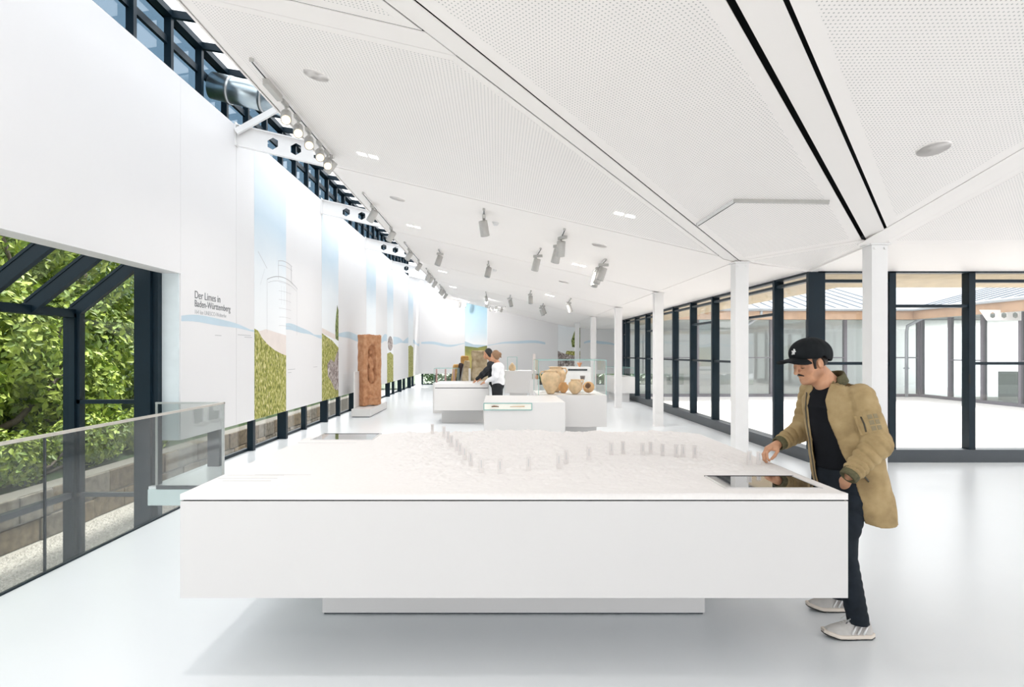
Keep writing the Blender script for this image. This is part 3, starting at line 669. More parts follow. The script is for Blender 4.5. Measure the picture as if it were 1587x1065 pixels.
STONEW = [noisemat('sandstone_%s' % n, [(0.3,tuple(c*0.55 for c in col)),(0.55,col),(0.75,tuple(min(1,c*1.25) for c in col))], 9, 0.9, bump=0.5) for n, col in (('tan',(0.20,0.16,0.11)),('brown',(0.15,0.12,0.085)),('grey',(0.20,0.18,0.15)))]
gw = empty('garden_wall', (-6.5, 10, -1), 'low sandstone block wall outside between gravel and shrubs', 'garden wall')
box('mortar', -6.80, -6.46, 4, 30, -1.0, -0.30, mat('mortar_grey',(0.17,0.16,0.14),0.9), gw)
for row, (z0_, z1_) in enumerate(((-1.0,-0.68),(-0.67,-0.30))):
    y = 4.0+0.2*row
    while y < 22:
        l = rng.uniform(0.35,0.85); o = box('stone', -6.82, -6.43+rng.uniform(-.015,.015), y+.008, y+l-.008, z0_+.006, z1_-.006+rng.uniform(-.01,.01), STONEW[int(rng.integers(3))], gw, 0.02); y += l
HILLG = noisemat('undergrowth', [(0.3,(0.010,0.022,0.008)),(0.6,(0.03,0.06,0.015)),(0.8,(0.06,0.05,0.03))], 3, 0.95, bump=0.8)
hill = mk('hillside', [(-6.7,-6,-0.4),(-6.7,40,-0.4),(-9.5,40,0.6),(-9.5,-6,0.6),(-15,40,3.0),(-15,-6,3.0),(-22,40,7),(-22,-6,7)], [(0,1,2,3),(3,2,4,5),(5,4,6,7)], HILLG); tag(hill, kind='structure')
LEAF = [noisemat('leaf_%s' % n, [(0.3,tuple(x*0.6 for x in c)),(0.5,c),(0.72,tuple(min(1,x*1.5) for x in c))], 1.7, 0.5) for n, c in (('fresh',(0.36,0.45,0.085)),('mid',(0.20,0.29,0.065)),('dark',(0.065,0.13,0.045)))]
for m in LEAF:
    b = m.node_tree.nodes['Principled BSDF']; b.inputs['Transmission Weight'].default_value = 0.0; b.inputs['Subsurface Weight'].default_value = 0.0
BARK = mat('bark', (0.10,0.08,0.06), 0.9, var=0.2, scale=10, bump=0.5)
def leaves(n, blobs, size, up=0.3):
    """pointed leaves scattered through the outer part of each blob (cx,cy,cz,rx,ry,rz)"""
    w_ = np.array([b[3]*b[4]+b[4]*b[5] for b in blobs]); idx = rng.choice(len(blobs), n, p=w_/w_.sum()); B = np.array(blobs)[idx]
    d = rng.normal(size=(n,3)); d /= np.linalg.norm(d,axis=1)[:,None]; rad = rng.uniform(0.55,1.0,n)**0.5
    lump = 1+0.16*np.sin(d[:,0]*7+idx)*np.cos(d[:,1]*6+2*idx)
    P = B[:,:3] + d*B[:,3:]*(rad*lump)[:,None]
    nrm = d*0.7 + rng.normal(size=(n,3))*0.5 + np.array([0,0,up]); nrm /= np.linalg.norm(nrm,axis=1)[:,None]
    t = np.cross(nrm, rng.normal(size=(n,3))); t /= np.linalg.norm(t,axis=1)[:,None]; s = np.cross(nrm,t)
    L_ = (size*rng.uniform(0.6,1.25,n))[:,None]
    v = np.stack([P-t*L_, P+s*L_*0.55+nrm*L_*0.12, P+t*L_-nrm*L_*0.15, P-s*L_*0.55+nrm*L_*0.12],1).reshape(-1,3)
    f = np.arange(4*n).reshape(-1,4); f = np.concatenate([f[:,[0,1,2]],f[:,[0,2,3]]])
    return v, f
def plant(name, base, blobs, n, size, ms, label, cat, trunk=0.08):
    p = empty(name, base, label, cat)
    for q in blobs[:5]: tube('trunk', [base, ((base[0]+q[0])/2+.1,(base[1]+q[1])/2,(base[2]+q[2])/2), (q[0],q[1],q[2]+q[5]*.4)], [trunk,trunk*.7,trunk*.25], BARK, p, 7)
    for m, fr in ms:
        v, f = leaves(int(n*fr), blobs, size); o = mk('foliage', v, f, m, p); o['kind'] = 'stuff'
    return p
F0, F1, F2 = LEAF
plant('leafy_tree', (-8.2,9.0,0.1), [(-8.4,8.2,1.0,1.1,1.6,0.9),(-8.9,10.2,1.9,1.3,1.6,1.2),(-9.4,8.9,3.0,1.4,1.8,1.2),(-8.3,11.6,0.9,1.0,1.3,0.9)], 13000, 0.085, ((F0,.6),(F1,.4)), 'bright green broadleaf tree close outside the glasshouse corner', 'tree')
plant('leafy_tree', (-9.6,13.2,0.6), [(-9.4,13.0,1.9,1.5,1.6,1.5),(-9.8,14.6,3.6,1.8,1.8,1.6),(-10.2,12.2,4.2,1.8,1.9,1.5),(-9.3,15.6,1.6,1.3,1.4,1.3)], 13000, 0.09, ((F0,.45),(F1,.55)), 'mid green broadleaf tree behind the glasshouse end wall', 'tree')
plant('dark_shrub', (-10.5,7.5,1.0), [(-11.0,7.0,2.2,1.5,2.0,1.6),(-11.4,9.6,3.6,1.6,2.0,1.7),(-11.8,7.6,4.8,1.6,2.2,1.6)], 10000, 0.10, ((F1,.4),(F2,.6)), 'dark green shrub high on the hillside beyond the bright tree', 'shrub')
plant('dark_shrub', (-12.5,15.5,1.8), [(-12.8,15.0,3.5,2.0,2.5,2.2),(-13.2,18.5,4.5,2.2,2.6,2.4),(-13,12,5.4,2,2.4,2)], 9000, 0.12, ((F1,.4),(F2,.6)), 'deep green tree at the top of the hillside', 'tree')
plant('low_shrub', (-7.1,8.6,-0.35), [(-7.2,7.4,-0.05,0.45,0.7,0.35),(-7.25,8.9,0.05,0.5,0.8,0.45),(-7.2,10.6,0.1,0.45,0.9,0.45),(-7.2,12.4,0.1,0.45,0.9,0.5)], 7000, 0.06, ((F0,.5),(F1,.5)), 'low leafy shrubs spilling over the sandstone wall', 'shrub', 0.03)

lawn = box('ground_behind', -8, 24, 31.6, 60, -0.3, -0.2, noisemat('lawn_green', [(0.3,(0.16,0.20,0.15)),(0.6,(0.26,0.30,0.24))], 3, 0.9)); tag(lawn, kind='structure')
plant('clipped_hedge', (2,35,-0.2), [(-3+2.2*i,35,0.6,1.4,0.8,1.0) for i in range(6)], 4000, 0.16, ((F2,1.0),), 'green hedge outside behind the low windows of the far wall', 'hedge')
# ------------------------------------------------------------------ relief table
TX0, TX1, TY0, TY1, TZ = -1.614, 1.79, 3.09, 5.36, 0.93
TABLE = mat('table_white_lacquer', (0.70,0.685,0.68), 0.35, var=0.006, scale=2)
TOPM = mat('relief_white_stone', (0.87,0.84,0.825), 0.75, var=0.02, scale=60)
def vnoise(x, y, seed):
    r = np.random.default_rng(seed); G = r.random((256,256)); xi = np.floor(x).astype(int); yi = np.floor(y).astype(int); fx = x-xi; fy = y-yi
    fx = fx*fx*(3-2*fx); fy = fy*fy*(3-2*fy); g = lambda a, b: G[a % 256, b % 256]
    return (g(xi,yi)*(1-fx)+g(xi+1,yi)*fx)*(1-fy)+(g(xi,yi+1)*(1-fx)+g(xi+1,yi+1)*fx)*fy
table = empty('relief_table', ((TX0+TX1)/2, (TY0+TY1)/2, 0), 'large white display table carrying a white terrain relief and two screens', 'display table')
box('body', TX0, TX1, TY0, TY1, 0.40, TZ-0.036, TABLE, table, 0.002)
box('shadow_gap', TX0+0.012, TX1-0.012, TY0+0.012, TY1-0.012, TZ-0.036, TZ-0.029, GAP, table)
box('plinth', -1.10, 1.31, 3.82, 4.75, 0.012, 0.40, TABLE, table, 0.002); box('plinth_gap', -1.09, 1.30, 3.83, 4.74, 0.0, 0.012, SILL, table)
scr = [(1.20,1.70,3.215,3.50), (-1.53,-1.03,4.99,5.27)]          # x0,x1,y0,y1 of the two screens
scr = [(hit(1126,757,(TZ,0,0)).x, hit(1270,757,(TZ,0,0)).x, hit(1126,757,(TZ,0,0)).y, hit(1250,739,(TZ,0,0)).y), (hit(486,681,(TZ,0,0)).x, hit(577,681,(TZ,0,0)).x, hit(486,682,(TZ,0,0)).y, hit(500,673,(TZ,0,0)).y)]
nx, ny = 420, 280
gx = np.linspace(TX0, TX1, nx); gy = np.linspace(TY0, TY1, ny); Xg, Yg = np.meshgrid(gx, gy)
h = 0
for k, (f_, a_) in enumerate(((1.3,.022),(3,.014),(8,.014),(22,.016),(52,.013))): h = h + a_*np.abs(vnoise(Xg*f_+11*k, Yg*f_+5*k, 10+k)-0.3)
mask = np.clip((Xg+0.95+0.5*(vnoise(Xg*2,Yg*2,3)-.5) + 0.25*(Yg-4))/0.5, 0, 1)
for (x0,x1,y0,y1) in scr: mask = mask*np.clip((np.maximum(np.maximum(x0-Xg, Xg-x1), np.maximum(y0-Yg, Yg-y1))-0.03)/0.12, 0, 1)
mask = mask*np.clip(0.12+0.9*np.minimum(np.minimum((Yg-TY0)/0.5,(TX1-Xg)/0.3),1), 0, 1)
Zg = TZ + h*mask*1.15 - 0.0
def zter(x, y):
    i = int(np.clip((x-TX0)/(TX1-TX0)*(nx-1),0,nx-1)); j = int(np.clip((y-TY0)/(TY1-TY0)*(ny-1),0,ny-1)); return float(Zg[j,i])
V = np.stack([Xg,Yg,Zg],-1).reshape(-1,3); ii = np.arange(nx*ny).reshape(ny,nx)
F = np.stack([ii[:-1,:-1],ii[:-1,1:],ii[1:,1:],ii[1:,:-1]],-1).reshape(-1,4).tolist()
rim = list(ii[0,:])+list(ii[1:,-1])+list(ii[-1,-2::-1])+list(ii[-2:0,0]); nb = len(V)
V = np.concatenate([V, np.array([[V[i][0],V[i][1],TZ-0.029] for i in rim])]); R_ = len(rim)
F += [(int(rim[i]), nb+i, nb+(i+1)%R_, int(rim[(i+1)%R_])) for i in range(R_)]
mk('terrain_relief', V, F, TOPM, table, True)
SCREEN = mat('screen_black_glass', (0.012,0.013,0.015), 0.03, spec=1.0, coat=1.0, var=0.1)
for s_ in scr:
    x0,x1,y0,y1 = s_; o = box('screen', x0, x1, y0, y1, TZ-0.01, TZ+0.0035, SCREEN, table)
    for (a,b,c_,d_) in ((x0-.012,x1+.012,y0-.012,y0),(x0-.012,x1+.012,y1,y1+.012),(x0-.012,x0,y0,y1),(x1,x1+.012,y0,y1)): box('bezel', a, b, c_, d_, TZ-0.01, TZ+0.005, GAP if c_ >= y1-1e-6 else TABLE, o)
PR = mat('engraved_grey', (0.66,0.66,0.66), 0.8)
for (px0,px1,py) in ((338,430,741.5),(352,440,737),(395,482,736),(345,420,745.5),(462,552,686.5),(1068,1140,731)):
    a = hit(px0,py,(TZ,0,0)); b = hit(px1,py,(TZ,0,0)); box('engraved_line', a.x, b.x, a.y-0.004, a.y+0.004, zter(a.x,a.y)-.001, zter(a.x,a.y)+0.0012, PR, table)
ACR = glassmat('clear_acrylic', (0.985,0.98,0.978), 0.7); ACRI = mat('acrylic_frosted', (0.80,0.765,0.755), 0.4)
blocks = [(819,732),(866,728),(877.5,722),(912.5,717.5),(947.5,711),(965.5,708),(996,709),(1008.5,707),(1027,708),(1048,710.5),(1058.6,710),(1076.5,711),(1161.6,721.5),(1176,720),(775,736.5),(746,735),(729.5,725),(720,714),(713,708),(708,701),(699.5,694),(694.5,689),(688,681),(670,674)]
proto = None
for (px,py) in blocks:
    p = hit(px, py, (TZ+0.012,0,0)); p.z = zter(p.x,p.y)
    if proto is None:
        proto = empty('acrylic_block', (0,0,0), 'small upright clear acrylic block standing on the white terrain relief', 'marker block', 'acrylic markers along the relief')
        box('clear_body', -0.015, 0.015, -0.009, 0.009, -0.006, 0.088, ACR, proto); box('label_strip', -0.003, 0.003, -0.0098, -0.0091, 0.03, 0.075, PR, proto); box('frosted_core', -0.012, 0.012, -0.002, 0.002, 0, 0.084, ACRI, proto)
        q = proto
    else: q = dup(proto)
    q.location = p; bi_ = blocks.index((px,py))
    if bi_ == 13: tag(q, 'clear acrylic block held under the fingers of the man in the cap')
    elif bi_ == 12: tag(q, 'clear acrylic block right beside the one the man in the cap holds')
    elif bi_ >= 14: tag(q, 'clear acrylic block in the slanting row that runs towards the couple')
    else: tag(q, 'clear acrylic block in the row across the middle of the relief')

# ------------------------------------------------------------------ ceiling fixtures
def lamp(x, y, z, power):
    l = bpy.data.lights.new('downlight_and_fill_lamp', 'AREA'); l.energy = power; l.size = 0.16; l.color = (1.0,0.965,0.93); l.spread = math.radians(150)
    o = bpy.data.objects.new('downlight_and_fill_lamp', l); COL.objects.link(o); o.location = (x,y,z-0.03); return o
def zW(x): return zof(W, x, 0)
tl = []
def track(p, q, label, group=None, lift=0.018):
    p, q = Vector(p), Vector(q); t = empty('light_track', p, label, 'light track', group)
    d = Vector((0,0,-lift)); bar('rail', p+d, q+d, 0.036, 0.034, STEELW, t); bar('slot', p+d*1.95, q+d*1.95, 0.012, 0.004, GAP, t)
    u = (q-p).normalized(); bar('end_cap', p+d-u*0.012, p+d, 0.038, 0.036, LAMPG, t); bar('end_cap', q+d, q+d+u*0.012, 0.038, 0.036, LAMPG, t)
    return t
def make_spot(direction, lit, name='spotlight'):
    d = Vector(direction).normalized(); s = empty(name)
    box('adapter', -0.018, 0.018, -0.07, 0.07, -0.075, -0.036, LAMPG, s, 0.004)
    tube('stem', [(0,0.03,-0.07),(0,0.03,-0.125)], 0.014, LAMPG, s, 10); c = Vector((0,0.03,-0.135))
    tube('joint', [c-Vector((0.03,0,0)), c+Vector((0.03,0,0))], 0.02, LAMPG, s, 12)
    e = c + Vector((0,0,-0.045)); tube('head', [e-d*0.09, e-d*0.085, e+d*0.09, e+d*0.095], [0.042,0.052,0.055,0.055], LAMPG, s, 20)
    tube('lens', [e+d*0.095, e+d*0.098], 0.045, LENS if lit else mat('lens_dark_grey',(0.35,0.35,0.34),0.3), s, 20)
    return s
SP = {'lit': make_spot((0.25,-0.75,-0.62), True), 'off': make_spot((-0.55,0.35,-0.75), False), 'down': make_spot((0.15,0.3,-0.95), False)}
used = {}
def spot(kind, p, label, group, rz=0, sc=1.0):
    o = SP[kind] if kind not in used else dup(SP[kind]); used[kind] = 1
    o.location = p; o.rotation_euler = (0,0,rz); o.scale = (sc,)*3
    tag(o, label, 'spotlight', group); return o
XTK = -2.27
for k, (a, b) in enumerate(((5.62,8.4),(10.3,13.1),(14.9,17.7),(19.5,22.3),(24.1,26.9))):
    t = track((XTK,a,zW(XTK)), (XTK,b,zW(XTK)), 'white light track with glowing lamps beside the silver duct' if k == 0 else '%s wall light track counting from the silver duct' % ('','second','third','fourth','fifth')[k], 'wall light tracks')
    if k == 0:
        box('driver_box', XTK-0.03, XTK+0.03, 5.95, 6.35, zW(XTK)-0.10, zW(XTK)-0.036, LAMPG, t, 0.004)
        for y in (6.5,6.9,7.3,7.75,8.1): spot('lit', (XTK,y,zW(XTK)), 'glowing silver spotlight on the track beside the silver duct', 'glowing track spotlights', 0, 1.05)
        spot('off', (XTK,8.3,zW(XTK)), 'unlit silver spotlight at the end of the glowing track', None, 0.4)
    else:
        for y in ((a+.75,b-.1) if k < 3 else (a+.5,a+1.3,b-.2)): spot('off', (XTK,y,zW(XTK)), 'silver spotlight on the %s wall track counting from the silver duct' % ('','second','third','fourth','fifth')[k], 'wall track spotlights', 0, 1.25)
TN = ['beside the smoke detector at the first joint','carrying two lamps at the first joint','set aslant below the two-lamp track','crowded with three lamps','close to the printed wall','beside the second smoke detector']
for i, (p1, p2, n_) in enumerate((((750,326),(750,333),1),((875,354),(863,381),2),((838,384),(830,398),1),((939,401),(920,420),3),((680,386),(684,392),1),((757,404),(757,410),1),((823,450),(820,456),1),((791,457),(789,463),1),((842,470),(838,476),2),((885,462),(878,470),1))):
    a, b = hit(*p1, W), hit(*p2, W)
    if (b-a).length < 0.45: m_ = (a+b)/2; u = (b-a).normalized(); a, b = m_-u*0.3, m_+u*0.3
    nm = TN[i] if i < 6 else 'over the far showcases'
    track(a, b, 'short white ceiling light track '+nm, 'short ceiling tracks')
    for j in range(n_):
        p = a.lerp(b, (j+0.5)/n_); spot('down', p, 'silver spotlight on the short ceiling track '+nm, 'ceiling spotlights', 0.5*j+0.6*i, 1.35)
for (p1,p2) in (((753,452),(756,470)),((756,473),(783,475)),((700,466),(727,468))):
    a, b = hit(*p1, W), hit(*p2, W); track(a, b, 'light track close to the far printed wall', 'far light tracks')
    m_ = (a+b)/2; l = lamp(m_.x, min(m_.y,29.4), m_.z-0.1, 9); l.rotation_euler = (math.radians(62),0,0)  # area lamp added by the far track to brighten the printed wall
    for j in range(3): spot('down', a.lerp(b,(j+.5)/3), 'small silver spotlight close to the far printed wall', 'far spotlights', j)
a, b, c_ = hit(1082,346,M), hit(1139,309,M), hit(1283,311,M)
t = track(a, b, 'angled white light track on the ceiling before the corner column'); d = Vector((0,0,-0.018)); bar('rail', b+d, c_+d, 0.040, 0.036, LAMPG, t); bar('end_cap', c_+d, c_+d+(c_-b).normalized()*0.012, 0.042, 0.04, LAMPG, t)
def disc(name, px, py, plane, r, mats, label, cat, group=None, ring=True):
    p = hit(px, py, plane); n = Vector((plane[1],plane[2],-1)).normalized(); o = empty(name, p, label, cat, group)
    tube('face', [p-n*0.004, p+n*0.006], r*0.93, mats[0], o, 32)
    if ring: tube('rim', [p-n*0.004, p+n*0.009, p+n*0.009, p-n*0.004], [r,r,r*0.94,r*0.94], mats[1], o, 32, caps=False)
    return o
GRILLE = mat('speaker_grille', (0.74,0.72,0.71), 0.7, var=0.05, scale=60)
disc('ceiling_speaker', 490, 116, W, 0.12, (GRILLE,CEILW), 'round speaker grille in the ceiling beside the glowing spotlights', 'speaker')
disc('ceiling_speaker', 1447, 230, V_, 0.13, (GRILLE,CEILW), 'round speaker grille in the perforated ceiling right of the black slots', 'speaker')
for (x,y) in ((616,308),(929,380),(874,437)): disc('ceiling_speaker', x, y, W, 0.13, (GRILLE,CEILW), 'round speaker grille in the plain ceiling of the long wing', 'speaker', 'far ceiling speakers')
for (x,y) in ((768,345),(767,418)):
    o = disc('smoke_detector', x, y, W, 0.06, (STEELW,STEELW), 'small white smoke detector on the ceiling', 'smoke detector', 'smoke detectors'); p = hit(x,y,W); tube('sensor', [p, p+Vector((0,0,-0.05))], [0.05,0.035], STEELW, o, 16)
n_ = Vector((W[1],W[2],-1)).normalized()
for (x,y,lab) in ((570,241,0),(968,333,1),(641,351,2),(897,411,2),(686,421,2),(852,458,2),(702,445,2)):
    p = hit(x,y,W); o = empty('downlight', p, ('twin square downlight glowing beyond the glowing spotlights','twin square downlight glowing next to the diagonal ceiling strip','square downlight glowing in the far ceiling')[lab], 'downlight', 'far downlights' if lab == 2 else None)
    for i in (-1,1): prism('led', [[(p.x+i*0.075+dx, p.y+dy, zof(W,p.x+i*0.075+dx,0)-0.004) for dx,dy in ((-.055,-.055),(.055,-.055),(.055,.055),(-.055,.055))]], (0,0,0.003), LEDW, o)

NDL = 0
DLP = [hit(x,y,W) for (x,y) in ((570,241),(968,333),(641,351),(897,411),(686,421),(852,458),(702,445))]
for p in DLP: lamp(p.x, p.y, p.z, 10 if p.y < 12 else 18)
for (x, y) in ((-1.6,3.0),(-1.6,-1.0)):  # out-of-view downlights added to brighten the floor and table top
    z = zof(W,x,0); o = empty('downlight', (x,y,z), 'added unseen twin downlight brightening the relief table and floor', 'downlight', 'added downlights')
    for i in (-1,1): prism('led', [[(x+i*0.075+dx, y+dy, zof(W,x+i*0.075+dx,0)-0.004) for dx,dy in ((-.055,-.055),(.055,-.055),(.055,.055),(-.055,.055))]], (0,0,0.003), LEDW, o)
    lamp(x, y, z, 6)
# ------------------------------------------------------------------ showcases
CASE = mat('case_white', (0.76,0.745,0.735), 0.4, var=0.008, scale=2)
def vitrine(x0,x1,y0,y1,z0,z1, parent, name='glass_hood'):
    g = box(name, x0,x1,y0,y1,z0,z1, GLASSV, parent); e = 0.0045
    for (x,y) in ((x0,y0),(x1,y0),(x0,y1),(x1,y1)): box('glass_edge', x-e,x+e,y-e,y+e,z0,z1, GEDGE, g)
    for y in (y0,y1): box('glass_edge', x0,x1,y-e,y+e,z1-e,z1+e, GEDGE, g)
    for x in (x0,x1): box('glass_edge', x-e,x+e,y0,y1,z1-e,z1+e, GEDGE, g)
cA = empty('display_case', (-0.8,14.6,0), 'white display case that the couple leans on', 'display case')
box('body', -1.45, -0.19, 14.0, 15.3, 0.32, 0.83, CASE, cA, 0.004); box('tray', -1.44, -0.20, 14.01, 15.29, 0.845, 0.94, CASE, cA, 0.004); box('shadow_gap', -1.43,-.21,14.02,15.28,0.83,0.845, GAP, cA); box('plinth', -1.30,-0.33,14.35,15.1,0,0.32, CASE, cA)
cB = empty('display_case', (0.4,10,0), 'low white display case with a small lit glass tray at its front', 'display case')
box('body', -0.196, 1.037, 9.2, 10.70, 0.30, 0.90, CASE, cB, 0.004); box('plinth', 0.0, 0.9, 9.5, 10.5, 0, 0.30, CASE, cB)
o = box('glass_tray', -0.19, 0.525, 9.194, 9.5, 0.785, 0.885, mat('tray_lit_cream',(0.95,0.93,0.84),0.4), cB)
for z in (0.785,0.885): box('glass_edge', -0.196,0.53,9.188,9.194,z-.006,z+.006, GEDGE, o)
for x in (-0.196,0.53): box('glass_edge', x-.006,x+.006,9.188,9.194,0.785,0.885, GEDGE, o)
BRZ = mat('bronze_dark',(0.22,0.12,0.06),0.5,0.4)
tag(tube('bronze_fitting', [(-0.08,9.17,0.835),(-0.04,9.165,0.842),(0.03,9.17,0.836)], [0.008,0.012,0.006], BRZ, n=8), 'small dark bronze fitting in the lit glass tray', 'artefact')
tag(tube('bone_pin', [(0.2,9.17,0.836),(0.42,9.17,0.84)], [0.005,0.009], mat('bone_tan',(0.66,0.48,0.30),0.6), n=8), 'long tan pin in the lit glass tray', 'artefact')
cC = empty('display_case', (1.35,11.4,0), 'white display case with a tall glass hood over the pottery', 'display case')
box('body', 0.73, 1.95, 10.75, 12.1, 0.335, 0.90, CASE, cC, 0.004); box('plinth', 0.85, 1.80, 10.95, 11.9, 0, 0.335, CASE, cC); vitrine(0.74,1.94,10.76,12.09,0.90,1.52,cC)
def solidcase(x0,x1,y0,y1,z0,z1,label,extra=None):
    c = empty('display_case', ((x0+x1)/2,(y0+y1)/2,0), label, 'display case'); box('body', x0,x1,y0,y1,z0,z1, CASE, c, 0.004); box('plinth', x0+.15,x1-.15,y0+.15,y1-.1,0,z0, CASE, c); return c
cD = solidcase(0.25,1.08,18.5,19.4,0.42,1.10,'white display case with a small glass hood over a pointed stone'); vitrine(0.33,0.62,18.6,18.9,1.10,1.52,cD)
cE = solidcase(2.2,3.1,20,21,0.3,1.18,'tall white display case with a dark slot behind the pottery'); box('slot', 2.35,2.98,19.99,20.0,1.06,1.12, GAP, cE)
cF = solidcase(3.9,4.6,20.2,22.0,0.3,0.85,'white showcase with glass hood beside the far courtyard window'); vitrine(3.92,4.58,20.22,21.98,0.85,1.15,cF)
cG = empty('display_case', (-1.2,16.2,0), 'glass case with slim rods behind the couple', 'display case')
box('body', -1.75,-1.05,16.6,17.4,0.0,0.82, CASE, cG); vitrine(-1.72,-1.08,16.62,17.38,0.82,1.22,cG)
for x in (-1.68,-1.43,-1.2): box('rod', x-.02,x+.02,16.9,16.94,0.82,1.20, mat('rod_rust',(0.5,0.3,0.28),0.6), cG)
CLAY = [noisemat('clay_%s' % n, [(0.3,tuple(x*0.75 for x in c)),(0.55,c),(0.75,tuple(min(1,x*1.15) for x in c))], 9, 0.75, bump=0.15) for n, c in (('buff',(0.78,0.56,0.34)),('orange',(0.76,0.44,0.20)),('red',(0.62,0.26,0.10)))]
def pot(prof, x, y, z, m, label, handles=0, name='clay_pot', tilt=None, sc=1.0):
    o = empty(name, (0,0,0), label, 'pottery'); P = [(r*sc, h_*sc) for r, h_ in prof]
    inner = [(max(r-0.012*sc,0.004), h_) for r, h_ in P[::-1] if h_ > 0.02*sc]
    lathe('vessel', P+inner, m, o, 28)
    top = P[-1][1]; R = max(r for r, _ in P)
    for i in range(handles):
        s_ = 1 if i == 0 else -1; rt = P[-2][0]; tube('handle', [(s_*rt*.95,0,top*.93),(s_*(rt+.07*sc),0,top*.95),(s_*(R*.92+.03*sc),0,top*.82),(s_*R*.9,0,top*.66)], 0.014*sc, m, o, 8)
    o.location = (x,y,z)
    if tilt: o.rotation_euler = tilt
    return o
AMPH = [(0.055,0),(0.07,0.012),(0.075,0.03),(0.13,0.12),(0.175,0.24),(0.178,0.30),(0.15,0.36),(0.105,0.39),(0.10,0.41),(0.125,0.425)]
pot(AMPH, 0.98, 11.05, 0.905, CLAY[0], 'large buff amphora with two handles at the front of the glass hood', 2, sc=1.0)
pot(AMPH, 1.13, 11.65, 0.905, CLAY[0], 'large buff jar standing behind the amphora under the glass hood', 1, sc=1.12)
BOWL = [(0.04,0),(0.05,0.01),(0.09,0.06),(0.11,0.12),(0.10,0.17),(0.07,0.20),(0.062,0.215),(0.075,0.23)]
pot(BOWL, 1.24, 11.3, 0.905, CLAY[1], 'small orange pot tucked beside the amphora', 0, sc=0.85)
pot(BOWL, 1.42, 11.02, 0.905, CLAY[0], 'round pale pot with a broken side in the middle of the glass hood', 1, sc=1.15)
pot(BOWL, 1.52, 11.45, 0.905, CLAY[0], 'round pale pot behind the broken pot', 0, sc=1.0)
pot(BOWL, 1.70, 11.12, 0.99, CLAY[1], 'orange pot lying on its side with its mouth towards the room', 0, tilt=(1.25,0,-0.3), sc=0.95)
pot([(0.03,0),(0.04,0.01),(0.05,0.05),(0.055,0.09)], 1.64, 11.6, 1.132, mat('clay_black',(0.14,0.12,0.11),0.6), 'small black cup on a clear stand behind the orange pot', 0, sc=0.9)
tag(box('acrylic_stand', 1.56,1.72,11.52,11.68,0.905,1.13, GLASSV), 'clear acrylic stand carrying the black cup', 'stand')
pot([(0.03,0),(0.035,0.02),(0.075,0.10),(0.09,0.14)], 2.78, 20.4, 1.18, CLAY[2], 'small red brown cup on the tall case with the dark slot', 0, sc=1.0)
lathe_o = lathe('pointed_stone', [(0.07,0),(0.11,0.05),(0.10,0.13),(0.05,0.20),(0.01,0.25)], CLAY[0], None, 14, squash=(1,0.45)); lathe_o.location = (0.475,18.75,1.10); tag(lathe_o, 'pointed tan stone under the small glass hood', 'artefact')
tag(box('label_panel', 1.02,1.10,17.2,17.24,0.9,1.62, mat('panel_pinkish',(0.80,0.72,0.68),0.6)), 'thin upright pinkish panel beside the far display case', 'panel')
bpy.data.objects['label_panel'].location.z = 0; cH = box('panel_foot', 0.92,1.2,17.1,17.34,0,0.9, CASE); tag(cH, 'slim white pedestal carrying the pinkish panel', 'pedestal')
o = pot(BOWL, 1.14, 17.17, 0.90, CLAY[2], 'small brown pot beside the pinkish panel', 0, sc=0.5)
